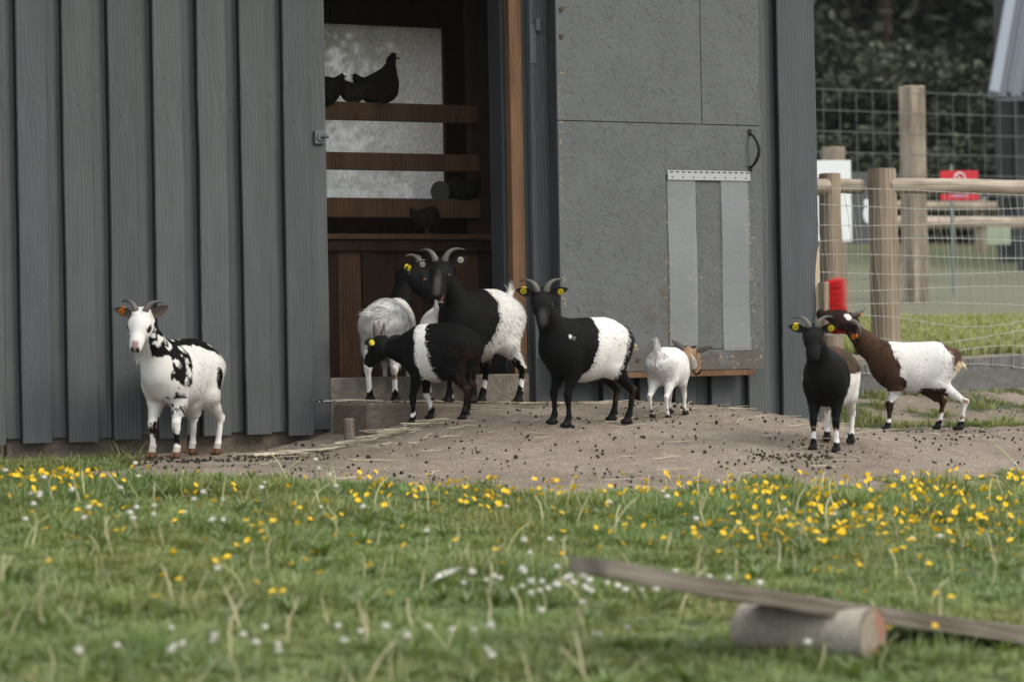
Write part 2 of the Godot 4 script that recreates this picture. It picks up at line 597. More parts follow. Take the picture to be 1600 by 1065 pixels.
func build_shed() -> void:
	var s := thing("board_shed", "grey painted board shed with an open doorway and a hatch door swung back", "shed")
	# cladding: inner boards set back, outer boards over their gaps
	var lefts := []
	for k in 21:
		lefts.append(-2.138 + 0.1855 * (k - 14))
	var top := 2.38
	for k in lefts.size():
		var x: float = lefts[k]
		var wide := rng.randf_range(0.108, 0.122)
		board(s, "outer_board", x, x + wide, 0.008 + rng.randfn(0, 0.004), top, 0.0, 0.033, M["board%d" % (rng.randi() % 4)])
		var nx: float = lefts[k + 1] if k < lefts.size() - 1 else -0.822 + 0.03
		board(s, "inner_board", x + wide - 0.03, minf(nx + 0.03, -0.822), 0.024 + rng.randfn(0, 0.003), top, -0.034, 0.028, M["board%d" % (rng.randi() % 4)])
	var rights := [0.26, 0.44, 0.622, 0.805, 0.991, 1.185, 1.367]
	for k in rights.size():
		var x: float = rights[k]
		var nx: float = rights[k + 1] if k < rights.size() - 1 else 1.572
		var wide := (0.204 if k == rights.size() - 1 else rng.randf_range(0.105, 0.118))
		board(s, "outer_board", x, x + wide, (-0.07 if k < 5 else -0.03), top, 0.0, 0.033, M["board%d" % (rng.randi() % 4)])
		if k < rights.size() - 1:
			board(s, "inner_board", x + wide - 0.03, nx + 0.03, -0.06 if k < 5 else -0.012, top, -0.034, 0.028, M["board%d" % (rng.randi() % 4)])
	# foundation under the left wall
	var fx := -4.6
	for w in [0.9, 0.72, 0.55, 0.245, 0.75, 0.60]:
		slab(s, "foundation_block", Vector3(fx, -0.30, -0.20), Vector3(fx + w - 0.006, 0.07, -0.045 - rng.randf() * 0.012), M.concrete_brown, 0.006)
		fx += w
	slab(s, "foundation_block", Vector3(0.63, -0.30, -0.20), Vector3(1.56, 0.0, -0.07), M.concrete_brown, 0.006)
	# doorway: sill, jambs, battens, lintel
	slab(s, "door_sill", Vector3(-0.826, -0.2, -0.115), Vector3(0.095, 0.228, -0.022), M.concrete, 0.006)
	slab(s, "jamb", Vector3(0.014, 0.23, -0.18), Vector3(0.075, 2.05, -0.075), M.dark_board)
	slab(s, "raw_batten", Vector3(0.030, 0.228, -0.073), Vector3(0.091, 2.05, -0.030), M.raw)
	slab(s, "casing_board", Vector3(0.0915, 0.02, -0.075), Vector3(0.134, 2.2, -0.030), M.dark_board)
	slab(s, "casing_board", Vector3(0.112, 0.02, -0.0295), Vector3(0.256, 2.2, 0.0), M.board2)
	slab(s, "jamb", Vector3(-0.90, 0.07, -0.14), Vector3(-0.826, 2.05, -0.064), M.dark_board)
	slab(s, "lintel", Vector3(-0.90, 2.052, -0.16), Vector3(0.32, 2.30, -0.064), M.dark_board)
	slab(s, "lintel_board", Vector3(-0.821, 2.053, -0.034), Vector3(0.111, 2.38, -0.004), M.board0)
	# latch plate on the wall beside the doorway
	var l := MB.new()
	l.box(Vector3.ZERO, Vector3(0.046, 0.056, 0.008), 0.002)
	var latch := put("latch", l, M.paint_metal, s, Vector3(-0.855, 1.186, -0.028))
	l = MB.new()
	l.tube(PackedVector3Array([Vector3(0, 0, 0), Vector3(0, 0, 0.005)]), PackedFloat32Array([0.018, 0.018]), 14)
	put("rosette", l, M.paint_metal, latch, Vector3(0.004, 0, 0.0042))
	l = MB.new()
	l.tube(PackedVector3Array([Vector3(0, 0, 0), Vector3(0.004, 0, 0.012), Vector3(0.018, -0.001, 0.016), Vector3(0.022, -0.001, 0.014)]), PackedFloat32Array([0.006, 0.006, 0.008, 0.004]), 8)
	put("knob", l, M.paint_metal, latch, Vector3(0.006, 0.002, 0.008))
	# raw wood where goats have rubbed the corner
	var spl := MB.new()
	var edge := [[0.77, 0.000], [0.73, 0.012], [0.68, 0.020], [0.63, 0.024], [0.58, 0.026], [0.50, 0.022], [0.42, 0.030], [0.36, 0.017], [0.30, 0.010], [0.26, 0.000]]
	for i in edge.size() - 1:
		var a := Vector3(1.5725, edge[i][0], 0.0012)
		var b := Vector3(1.5725, edge[i + 1][0], 0.0012)
		spl.quad(a, b, b - Vector3(edge[i + 1][1], 0, 0), a - Vector3(edge[i][1], 0, 0), Vector3.BACK)
		spl.quad(a, b, b - Vector3(0, 0, 0.03), a - Vector3(0, 0, 0.03), Vector3.RIGHT)
	put("worn_edge", spl, mat(Color(0.42, 0.34, 0.25), 0.85), s)
	# the room: floor, walls, roof
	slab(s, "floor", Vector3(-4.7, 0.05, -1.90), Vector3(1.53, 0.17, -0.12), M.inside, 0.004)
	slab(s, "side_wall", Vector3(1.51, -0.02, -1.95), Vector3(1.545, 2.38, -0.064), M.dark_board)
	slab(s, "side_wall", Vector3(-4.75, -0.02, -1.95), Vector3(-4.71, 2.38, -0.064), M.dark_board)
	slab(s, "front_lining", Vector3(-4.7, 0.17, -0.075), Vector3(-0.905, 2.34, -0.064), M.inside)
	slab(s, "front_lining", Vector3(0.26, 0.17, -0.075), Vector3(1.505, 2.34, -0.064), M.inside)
	slab(s, "roof", Vector3(-5.1, 2.46, -2.35), Vector3(1.85, 2.56, 0.42), M.roof, 0.01)
	slab(s, "ceiling", Vector3(-4.70, 2.385, -1.95), Vector3(1.50, 2.455, -0.01), M.inside)
	# back wall of boards round the window
	var wx0 := -0.32
	var wx1 := 0.606
	var wy0 := 1.035
	var wy1 := 1.835
	var bx := -4.70
	while bx < 1.50:
		var nx: float = minf(bx + 0.142, 1.505)
		if nx <= wx0 or bx >= wx1:
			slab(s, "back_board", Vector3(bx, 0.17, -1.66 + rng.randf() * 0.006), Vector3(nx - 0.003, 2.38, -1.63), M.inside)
		bx += 0.142
	for q in [[0.17, wy0], [wy1, 2.38]]:
		bx = wx0 - 0.10
		while bx < wx1 + 0.1:
			slab(s, "back_board", Vector3(bx, q[0], -1.628 + rng.randf() * 0.004), Vector3(bx + 0.14, q[1], -1.60), M.inside)
			bx += 0.143
	slab(s, "back_board", Vector3(wx1, wy0 - 0.02, -1.629), Vector3(wx1 + 0.16, wy1 + 0.02, -1.60), M.inside)
	slab(s, "back_board", Vector3(wx0 - 0.2, wy0 - 0.02, -1.629), Vector3(wx0, wy1 + 0.02, -1.60), M.inside)
	var win := slab(s, "window", Vector3(wx0 - 0.03, wy0 - 0.03, -1.658), Vector3(wx1 + 0.03, wy1 + 0.03, -1.654), M.sheet, 0.0)
	slab(win, "glazing_bar", Vector3(-0.18, -0.43, -0.02), Vector3(-0.16, 0.43, -0.003), M.inside)
	slab(s, "outer_cladding", Vector3(-4.75, -0.05, -1.99), Vector3(wx0 - 0.03, 2.38, -1.955), M.dark_board)
	slab(s, "outer_cladding", Vector3(wx1 + 0.03, -0.05, -1.99), Vector3(1.545, 2.38, -1.955), M.dark_board)
	slab(s, "outer_cladding", Vector3(wx0 - 0.029, -0.05, -1.99), Vector3(wx1 + 0.029, wy0 - 0.03, -1.955), M.dark_board)
	slab(s, "outer_cladding", Vector3(wx0 - 0.029, wy1 + 0.03, -1.99), Vector3(wx1 + 0.029, 2.38, -1.955), M.dark_board)
	# roost: three rails on posts above a boarded partition with a ledge
	for q in [[1.333, 1.412], [1.118, 1.194], [0.912, 0.997]]:
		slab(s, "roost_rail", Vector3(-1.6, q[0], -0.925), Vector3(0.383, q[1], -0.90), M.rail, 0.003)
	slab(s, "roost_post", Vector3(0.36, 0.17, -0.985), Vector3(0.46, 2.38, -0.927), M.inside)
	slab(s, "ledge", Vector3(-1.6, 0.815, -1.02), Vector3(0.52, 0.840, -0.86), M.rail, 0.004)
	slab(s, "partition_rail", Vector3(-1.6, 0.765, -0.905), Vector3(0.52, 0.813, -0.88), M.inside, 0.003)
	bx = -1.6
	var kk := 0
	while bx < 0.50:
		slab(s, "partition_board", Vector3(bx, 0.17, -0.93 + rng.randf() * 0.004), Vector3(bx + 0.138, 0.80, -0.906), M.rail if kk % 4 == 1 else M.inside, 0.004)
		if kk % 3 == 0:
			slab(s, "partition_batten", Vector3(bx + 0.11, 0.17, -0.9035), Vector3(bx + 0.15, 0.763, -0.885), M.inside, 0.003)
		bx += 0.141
		kk += 1
	build_door(s)

func build_door(s: Node3D) -> void:
	# the door leaf stands open, flat against the wall: its strand-board inside faces us
	var d := Node3D.new()
	d.name = "door"
	s.add_child(d)
	d.position = Vector3(0.178, 0.228, 0.10)
	var x1 := 1.02
	var hx0 := 0.527
	var hx1 := 0.950
	var hy0 := 0.086
	var hy1 := 0.82
	var seam := 1.0385
	var uvw := func(lo: Vector2, hi: Vector2, z: float, thick: float, called: String, bev := 0.0) -> MeshInstance3D:
		var b := MB.new()
		b.box(Vector3((lo.x + hi.x) / 2, (lo.y + hi.y) / 2, z - thick / 2), Vector3(hi.x - lo.x, hi.y - lo.y, thick), bev)
		for i in b.v.size():
			b.uv[i] = Vector2(b.v[i].x / 1.03, (1.58 - b.v[i].y) / 1.6)
		return put(called, b, M.strand, d)
	uvw.call(Vector2(0, seam + 0.0015), Vector2(0.716, 2.0), 0.0, 0.012, "strand_panel", 0.0015)
	uvw.call(Vector2(0.719, seam + 0.0015), Vector2(x1, 2.0), -0.0006, 0.012, "strand_panel", 0.0015)
	uvw.call(Vector2(0, 0), Vector2(hx0, seam - 0.0015), 0.0008, 0.012, "strand_panel")
	uvw.call(Vector2(hx1, 0.0), Vector2(x1, seam - 0.0015), 0.0008, 0.012, "strand_panel")
	uvw.call(Vector2(hx0, hy1), Vector2(hx1, seam - 0.0015), 0.0008, 0.012, "strand_panel")
	uvw.call(Vector2(hx0, 0.0), Vector2(hx1, hy0), 0.0008, 0.012, "strand_panel")
	var hatch: MeshInstance3D = uvw.call(Vector2(hx0 + 0.0025, hy0 + 0.0025), Vector2(hx1 - 0.0025, hy1 - 0.001), -0.003, 0.012, "hatch", 0.0015)
	var core := MB.new()
	core.box(Vector3(0.51, 1.0, -0.042), Vector3(1.012, 1.994, 0.058), 0.002)
	put("frame", core, M.dark_board, d)
	slab(d, "bottom_rail", Vector3(-0.02, -0.028, -0.05), Vector3(0.975, -0.002, -0.002), M.raw, 0.002)
	# two clear plastic strips hang over the hatch from a punched steel rail
	var rail := MB.new()
	rail.box(Vector3(0.2115, -0.021, 0), Vector3(0.423, 0.026, 0.003), 0.001)
	rail.box(Vector3(0.2115, -0.0005, -0.0015), Vector3(0.423, 0.016, 0.002), 0.0008)
	var hang := put("strip_rail", rail, M.steel, d, Vector3(0.535, 0.835, 0.006))
	for k in 14:
		slab(hang, "slot", Vector3(0.012 + k * 0.030, -0.0025, -0.0004), Vector3(0.028 + k * 0.030, 0.0025, 0.0002), M.iron, 0.0)
	for k in 8:
		var r := MB.new()
		r.ball(Vector3.ZERO, Vector3(0.0035, 0.0035, 0.002), 4, 8)
		put("rivet", r, M.iron, hang, Vector3(0.022 + k * 0.054, -0.022, 0.002))
	for q in [[0.535, 0.676, 0.104], [0.807, 0.948, 0.080]]:
		var b := MB.new()
		var rows := 8
		for i in rows:
			for side in [0.0, -0.002]:
				var y0: float = lerpf(0.812, q[2], float(i) / rows)
				var y1: float = lerpf(0.812, q[2], float(i + 1) / rows)
				var za: float = 0.0055 + 0.003 * sin(i * 0.9 + q[0] * 7.0) + side
				var zb: float = 0.0055 + 0.003 * sin((i + 1) * 0.9 + q[0] * 7.0) + side
				b.quad(Vector3(q[0], y0, za), Vector3(q[1], y0, za), Vector3(q[1], y1, zb), Vector3(q[0], y1, zb), Vector3.BACK)
		put("plastic_strip", b, M.strip, d)
	# handle, screws, hinges
	var hd := MB.new()
	var pts := PackedVector3Array()
	var rad := PackedFloat32Array()
	for i in 13:
		var t := i / 12.0
		pts.append(Vector3(0.018 * sin(PI * t), 0.072 - 0.144 * t, 0.006 + 0.036 * pow(sin(PI * t), 0.6)))
		rad.append(0.0075 if i > 1 and i < 11 else 0.0055)
	hd.tube(pts, rad, 10)
	hd.box(Vector3(0, 0.078, 0.002), Vector3(0.018, 0.026, 0.004), 0.001)
	hd.box(Vector3(0, -0.078, 0.002), Vector3(0.018, 0.026, 0.004), 0.001)
	put("handle", hd, M.iron, d, Vector3(0.962, 0.932, 0.002))
	for q in [Vector2(0.027, 1.496), Vector2(0.025, 1.385), Vector2(0.021, 0.180), Vector2(0.373, 0.045)]:
		var b := MB.new()
		var ring := PackedVector3Array()
		var rr := PackedFloat32Array()
		for k in 13:
			ring.append(Vector3(cos(TAU * k / 12), sin(TAU * k / 12), 0) * 0.0085)
			rr.append(0.0028)
		b.tube(ring, rr, 6, false)
		b.tube(PackedVector3Array([Vector3.ZERO, Vector3(0, 0, 0.0025)]), PackedFloat32Array([0.0075, 0.0065]), 10)
		put("bolt", b, M.rust, d, Vector3(q.x, q.y, 0.002))
	for y in [1.36, 0.14]:
		var b := MB.new()
		b.box(Vector3(-0.052, 0, 0), Vector3(0.03, 0.16, 0.003), 0.001)
		b.tube(PackedVector3Array([Vector3(-0.030, 0.055, 0.006), Vector3(-0.030, 0.105, 0.006)]), PackedFloat32Array([0.014, 0.014]), 12)
		var hinge := put("hinge", b, M.paint_metal, d, Vector3(0, y, -0.097))
		for k in 4:
			var r := MB.new()
			r.ball(Vector3.ZERO, Vector3(0.004, 0.004, 0.002), 4, 8)
			put("rivet", r, M.paint_metal, hinge, Vector3(-0.057 + 0.010 * (k % 2), -0.055 + 0.025 * k, 0.002))

# ---------------------------------------------------------------- step, brush, seesaw
func build_step() -> void:
	var b := MB.new()
	b.box(Vector3.ZERO, Vector3(1.62, 0.30, 0.30), 0.012)
	var o := put("concrete_step", b, M.concrete_brown)
	o.position = Vector3(-0.03, step_y(-0.03) - 0.15, 0.156)
	o.rotation.z = -0.036
	tag(o, "low concrete step with crumbling front edge below the open doorway", "step")
	b = MB.new()
	b.box(Vector3(0, 0.03, 0), Vector3(0.038, 0.105, 0.03), 0.004, Basis(Vector3.BACK, 0.05))
	o = put("wooden_stake", b, M.plank)
	o.position = Vector3(-0.94, ground_y(-0.94, 0.345) + 0.015, 0.345)
	tag(o, "short weathered wooden stake standing against the concrete step", "stake")

func build_brush() -> void:
	var t := thing("scratching_brush", "bright red bristle brush fixed upright on the shed corner", "brush", Vector3(1.590, 0.49, 0.020))
	slab(t, "backing", Vector3(-0.026, -0.115, -0.03), Vector3(0.004, 0.108, 0.022), M.post, 0.003)
	var b := MB.new()
	var r := RandomNumberGenerator.new()
	r.seed = 4
	for k in 5200:
		var y := r.randf_range(-0.11, 0.112)
		var z := r.randf_range(-0.022, 0.02)
		var spread := Vector3(1.0, (y / 0.11) * 0.22 + r.randfn(0, 0.10), (z / 0.02) * 0.85 + 0.2 + r.randfn(0, 0.15)).normalized()
		var a := Vector3(0.003, y * 0.96, z * 0.6)
		var lon := r.randf_range(0.070, 0.098)
		var e := a + spread * lon
		var s := spread.cross(Vector3(r.randfn(), r.randfn(), r.randfn())).normalized() * 0.0011
		var shade := r.randf_range(0.75, 1.25)
		b.col = Color(0.52 * shade, 0.012 * shade, 0.014 * shade)
		var nn := (spread + Vector3(0, 0, 0.3)).normalized()
		b.tri(a - s, a + s, e, nn, nn, nn)
	put("bristles", b, M.bristle, t).set_meta("kind", "stuff")

func build_seesaw() -> void:
	var base := Vector3(-2.13, 0, 4.93)
	var axis := Vector3(0.13, -0.02, 0.255).normalized()
	# the log lies across the line of sight; its sawn end turns to the right
	axis = Vector3(0.85, 0.0, 0.52).rotated(Vector3.UP, -0.58).normalized()
	var half := 0.17
	var rad := 0.066
	base.y = ground_y(base.x, base.z) + rad - 0.012
	var b := MB.new()
	var p := PackedVector3Array()
	var rr := PackedFloat32Array()
	for i in 9:
		p.append(axis * lerpf(-half, half, i / 8.0))
		rr.append(rad * (1.0 + 0.03 * sin(i * 1.7)))
	b.tube(p, rr, 20, false)
	for i in b.v.size():                                                  # knots, flutes and scraps of bark
		var q := b.v[i]
		b.v[i] = q + b.n[i] * (0.005 * noise_b.get_noise_3d(q.x * 1500.0, q.y * 1500.0, q.z * 1500.0) + 0.004 * noise_a.get_noise_3d(q.x * 2600.0, q.y * 2600.0, q.z * 2600.0))
	var t := thing("round_log", "short peeled round log lying in the grass under the plank", "log", base)
	put("bark", b, M.log_bark, t)
	for e in [-1.0, 1.0]:
		b = MB.new()
		var side := axis.cross(Vector3.UP).normalized()
		for ring in 5:
			for k in 20:
				var q := []
				for g in [[ring, k], [ring, k + 1], [ring + 1, k + 1], [ring + 1, k]]:
					var a: float = TAU * g[1] / 20
					q.append(axis * half * e + (side * cos(a) + Vector3.UP * sin(a)) * rad * g[0] / 5.0)
				var cc := Color(0.27, 0.22, 0.18) if ring % 2 else Color(0.22, 0.185, 0.155)
				if e > 0 and k > 5 and k < 15 and ring > 1 and (k + ring) % 7 != 0:
					cc = Color(0.27, 0.135, 0.095)
				b.col = cc
				b.quad(q[0], q[1], q[2], q[3], axis * e)
		put("sawn_end", b, M.tint, t)
	# the plank: left end up, right end down in the grass
	var hi := Vector3(-2.70, -0.16, 4.885)
	var lo := Vector3(-1.56, 0, 4.99)
	lo.y = ground_y(lo.x, lo.z) + 0.03
	var mid := base + Vector3(0, rad, 0)
	var dir := (lo - hi).normalized()
	var t_at := (Vector2(mid.x - hi.x, mid.z - hi.z)).dot(Vector2(dir.x, dir.z)) / Vector2(dir.x, dir.z).length_squared()
	var run := Vector2(lo.x - hi.x, lo.z - hi.z).length()
	var at_log := t_at * Vector2(dir.x, dir.z).length() / run
	hi.y = lo.y + (mid.y + 0.012 - lo.y) / (1.0 - at_log)
	dir = (lo - hi).normalized()
	var z := dir.cross(Vector3.UP).normalized()
	var up := z.cross(dir).normalized()
	var w := MB.new()
	var span := (lo - hi).length()
	var rows := []
	for i in 19:                                                          # worn edges, a slight sag
		var u := i / 18.0 - 0.5
		var ring := []
		for c in [[-1, -0.018], [-0.94, 0.018], [-0.3, 0.0175], [0.35, 0.0182], [0.94, 0.018], [1, -0.018]]:
			ring.append(dir * (span * u) + z * (c[0] * (0.097 + rng.randfn(0, 0.0016))) + up * (c[1] + rng.randfn(0, 0.0011) - 0.010 * (1.0 - 4.0 * u * u)))
		rows.append(ring)
	for i in 18:
		for c in 6:
			var o2 := up if c > 0 and c < 4 else (-up if c == 5 else z * (-1.0 if c == 0 else 1.0))
			w.quad(rows[i][c], rows[i][(c + 1) % 6], rows[i + 1][(c + 1) % 6], rows[i + 1][c], o2)
	for e in [0, 18]:
		for c in range(1, 5):
			w.flat(rows[e][0], rows[e][c], rows[e][c + 1], dir * (-1.0 if e == 0 else 1.0))
	for i in w.uv.size():
		var q := w.v[i]
		w.uv[i] = Vector2(q.dot(z) + q.dot(up) + 0.2, q.dot(dir) + 1.2)
	var o := put("wooden_plank", w, M.plank)
	o.position = (hi + lo) * 0.5
	tag(o, "weathered grey plank tilted like a seesaw across the log", "plank")

# ---------------------------------------------------------------- fences and what stands behind
func wood_post(parent: Node, called: String, foot: Vector3, tall: float, rad: float, mt: Material, lean := Vector2.ZERO) -> void:
	var b := MB.new()
	var p := PackedVector3Array()
	var r := PackedFloat32Array()
	for i in 7:
		var t := i / 6.0
		p.append(Vector3(lean.x * t, tall * t, lean.y * t) + Vector3(rng.randfn(0, 0.001), 0, rng.randfn(0, 0.001)))
		r.append(rad * (1.02 - 0.04 * t))
	p.append(p[-1] + Vector3(0, 0.006, 0))
	r.append(rad * 0.90)
	b.tube(p, r, 16)
	for i in b.uv.size():
		b.uv[i] = Vector2(b.uv[i].x + 0.1, b.uv[i].y * 0.5 + 0.3)
	put(called, b, mt, parent, foot)

func wood_rail(parent: Node, called: String, a: Vector3, b_: Vector3, rad: float, mt: Material) -> void:
	var b := MB.new()
	var p := PackedVector3Array()
	var r := PackedFloat32Array()
	for i in 9:
		p.append(a.lerp(b_, i / 8.0) + Vector3(0, rng.randfn(0, 0.0015), 0))
		r.append(rad * (1.0 + rng.randfn(0, 0.015)))
	b.tube(p, r, 12)
	put(called, b, mt, parent)

func build_fence() -> void:
	var zf := -0.93
	var t := thing("paddock_fence", "round timber rail fence with wire netting and a grey plinth board beside the shed", "fence", Vector3.ZERO)
	wood_post(t, "post", Vector3(2.375, 0.05, zf - 0.07), 1.09, 0.054, M.post, Vector2(0.01, 0))
	wood_post(t, "post", Vector3(2.708, 0.05, zf - 0.07), 1.118, 0.071, M.post, Vector2(-0.01, 0))
	wood_post(t, "post", Vector3(4.65, 0.05, zf - 0.07), 1.12, 0.066, M.post)
	wood_rail(t, "rail", Vector3(1.75, 1.07, zf - 0.03), Vector3(2.315, 1.075, zf + 0.0), 0.040, M.rail_out)
	wood_rail(t, "rail", Vector3(2.33, 1.093, zf - 0.13), Vector3(2.62, 1.090, zf - 0.13), 0.036, M.rail_out)
	wood_rail(t, "rail", Vector3(2.70, 1.089, zf - 0.03), Vector3(4.7, 1.098, zf - 0.03), 0.038, M.rail_out)
	var b := MB.new()
	b.box(Vector3.ZERO, Vector3(2.9, 0.27, 0.045), 0.004, Basis(Vector3.BACK, 0.03))
	for i in b.uv.size():
		b.uv[i] = Vector2(b.v[i].y + 0.2, b.v[i].x + 1.3)
	put("plinth_board", b, M.plinth, t, Vector3(3.2, 0.112, zf + 0.0))
	# wire netting: wavy uprights tied to sagging lines
	var w := MB.new()
	var r := RandomNumberGenerator.new()
	r.seed = 12
	var x := 1.70
	var cols := []
	while x < 4.7:
		cols.append([x, r.randfn(0, 0.005), r.randf() * TAU, r.randfn(0.07, 0.015)])
		x += 0.044 + r.randfn(0, 0.004)
	var rows := []
	for k in 12:
		rows.append(1.058 - k * 0.0745 - (0.0 if k < 2 else 0.004 * k))
	var sag := func(row: int, xx: float) -> float:
		return rows[row] + 0.010 * sin(xx * 3.1 + row * 1.7) + (0.022 * sin(xx * 5.0 + row) if row > 7 else 0.0)
	var at := func(row: int, c: Array) -> Vector3:
		return Vector3(c[0] + c[1] * sin(row * 0.8 + c[2]) + c[3] * (row / 12.0), sag.call(row, c[0]), zf + 0.030 + 0.006 * sin(row * 0.7 + c[2]))
	for k in 12:
		var p := PackedVector3Array()
		var rr := PackedFloat32Array()
		for c in cols:
			p.append(at.call(k, c)); rr.append(0.0016)
		w.tube(p, rr, 4, false)
	for c in cols:
		var p := PackedVector3Array()
		var rr := PackedFloat32Array()
		for k in 12:
			p.append(at.call(k, c)); rr.append(0.0014)
			if k < 11:
				p.append((at.call(k, c) + at.call(k + 1, c)) * 0.5 + Vector3(0.005 * sin(c[2] + k), 0, 0)); rr.append(0.0014)
		w.tube(p, rr, 4, false)
		for k in 12:
			w.box(at.call(k, c), Vector3(0.006, 0.007, 0.006), 0.001)
	put("wire_netting", w, M.wire, t).set_meta("kind", "stuff")

func sign_board(called: String, label: String, at: Vector3, size: Vector2, mt: Material, turn := 0.0) -> Node3D:
	var t := thing(called, label, "sign", at)
	t.rotation.y = turn
	slab(t, "panel", Vector3(-size.x / 2, 0, -0.006), Vector3(size.x / 2, size.y, 0.006), mt, 0.002)
	return t

func lettering(parent: Node, words: String, at: Vector3, tall: float, mt: Material) -> void:
	var m := TextMesh.new()
	var fnt := SystemFont.new()
	fnt.font_names = PackedStringArray(["Droid Sans"])
	fnt.font_weight = 700
	m.font = fnt
	m.text = words
	m.font_size = 32
	m.pixel_size = tall / 24.0
	m.depth = 0.004
	put("lettering", m, mt, parent, at)

func build_far() -> void:
	# tall wire fence across the paddock
	var zf := -5.25
	var t := thing("tall_wire_fence", "tall square mesh wire fence with a thick square post behind the paddock", "fence")
	for q in [[1.2, 0.06], [3.75, 0.06], [6.25, 0.066], [8.8, 0.06], [11.4, 0.06]]:
		var g := ground_y(q[0], zf)
		slab(t, "post", Vector3(q[0] - q[1], g - 0.2, zf - q[1]), Vector3(q[0] + q[1], 2.04, zf + q[1]), M.far_post, 0.008)
	var w := MB.new()
	var line := func(a: Vector3, b: Vector3) -> void:
		w.tube(PackedVector3Array([a, a.lerp(b, 0.5) + Vector3(0.01, 0, 0), b]), PackedFloat32Array([0.0018, 0.0018, 0.0018]), 4, false)
	for k in 13:
		line.call(Vector3(1.2, 1.995 - k * 0.137, zf + 0.075), Vector3(11.4, 1.985 - k * 0.137, zf + 0.075))
	var x := 1.25
	while x < 11.4:
		line.call(Vector3(x + 0.02, 1.99, zf + 0.078), Vector3(x, ground_y(x, zf) + 0.02, zf + 0.078))
		x += 0.135
	put("wire_mesh", w, M.far_wire, t).set_meta("kind", "stuff")
	var p := thing("square_post", "short pale square timber post behind the white sign", "post", Vector3(6.15, 0, -6.0))
	slab(p, "timber", Vector3(-0.06, ground_y(6.15, -6.0) - 0.1, -0.06), Vector3(0.06, 1.68, 0.06), M.far_post, 0.006)
	# signs on that fence
	var turn := -0.30
	var s := sign_board("white_sign", "plain white board on the tall fence beside the shed corner", Vector3(5.455, 0.99, -5.10), Vector2(0.27, 0.53), M.sign_white, turn)
	s = sign_board("picture_board", "dark board with a white bird picture next to the white board", Vector3(5.765, 0.98, -5.12), Vector2(0.25, 0.47), M.sign_dark, turn)
	var b := MB.new()
	b.ball(Vector3(-0.005, 0.19, 0.010), Vector3(0.036, 0.062, 0.006), 6, 12)
	b.ball(Vector3(-0.012, 0.262, 0.010), Vector3(0.024, 0.030, 0.006), 6, 12)
	put("bird_picture", b, M.sign_white, s)
	b = MB.new()
	b.ball(Vector3(0.030, 0.16, 0.0165), Vector3(0.014, 0.036, 0.003), 6, 8)
	put("bird_beak", b, mat(Color(0.55, 0.24, 0.03), 0.6), s)
	s = sign_board("red_sign", "red warning sign with a pale round symbol on the tall fence", Vector3(6.51, 1.27, -5.09), Vector2(0.27, 0.198), M.sign_red, turn)
	b = MB.new()
	var ring := PackedVector3Array()
	var rr := PackedFloat32Array()
	for k in 25:
		ring.append(Vector3(0.036 * cos(TAU * k / 24), 0.148 + 0.036 * sin(TAU * k / 24), 0.008)); rr.append(0.005)
	b.tube(ring, rr, 6, false)
	b.tube(PackedVector3Array([Vector3(-0.024, 0.172, 0.008), Vector3(0.024, 0.124, 0.008)]), PackedFloat32Array([0.004, 0.004]), 6)
	put("round_symbol", b, M.sign_white, s)
	b = MB.new()
	for k in 7:                                                           # a line of lettering too blurred to read
		b.box(Vector3(-0.054 + k * 0.018, 0.030, 0.008), Vector3(0.012, 0.018 + 0.004 * (k % 2), 0.003), 0.001)
	put("lettering", b, mat(Color(0.45, 0.30, 0.42), 0.6), s)
	# low rail fence farther off
	t = thing("low_rail_fence", "low pale timber rail fence far behind the netting", "fence")
	for k in 6:
		var px := 6.6 + k * 1.55
		wood_post(t, "post", Vector3(px, ground_y(px, -7.6) - 0.1, -7.6), 0.58 + 0.1, 0.06, M.far_post)
	wood_rail(t, "rail", Vector3(6.4, ground_y(6.4, -7.6) + 0.44, -7.53), Vector3(14.6, ground_y(14.6, -7.6) + 0.48, -7.53), 0.05, M.rail_out)
	t = thing("split_rail_fence", "farthest split rail fence at the foot of the woodland slope", "fence")
	for k in 7:
		var px := 9.0 + k * 1.9
		wood_post(t, "post", Vector3(px, ground_y(px, -12.5) - 0.1, -12.5), 0.62, 0.06, M.far_post)
	wood_rail(t, "rail", Vector3(8.8, ground_y(8.8, -12.5) + 0.44, -12.43), Vector3(21.0, ground_y(21.0, -12.5) + 0.44, -12.43), 0.05, M.rail_out)
	var pole := thing("steel_pole", "thin blue grey pole standing behind the netting", "pole", Vector3(7.1, ground_y(7.1, -5.9), -5.9))
	b = MB.new()
	b.tube(PackedVector3Array([Vector3(0, -0.1, 0), Vector3(0, 0.9, 0), Vector3(0.0, 0.93, 0)]), PackedFloat32Array([0.012, 0.012, 0.005]), 8)
	put("tube", b, M.far_wire, pole)
	s = sign_board("green_sign", "small pale green plate on the low rail fence", Vector3(8.82, ground_y(8.82, -7.6) + 0.28, -7.46), Vector2(0.2, 0.14), M.sign_green, turn)
	# a far shelter with a ribbed metal roof, its gable edge in view
	t = thing("metal_roofed_shelter", "far shelter with a blue grey ribbed metal roof at the picture's edge", "shelter", Vector3(9.99, 0, -8.86))
	t.rotation.y = -0.534
	var g := ground_y(9.99, -8.86)
	for q in [[0.30, -0.4], [3.0, -0.4], [0.42, -2.2], [3.0, -2.2]]:
		slab(t, "post", Vector3(q[0] - 0.06, g - 0.3, q[1] - 0.06), Vector3(q[0] + 0.06, 2.62 if q[1] > -1.0 else 3.6, q[1] + 0.06), M.dark_board, 0.01)
	b = MB.new()
	var lo := Vector3(0, 2.375, 0.0)
	var up := Vector3(0.52, 1.62, -1.4)
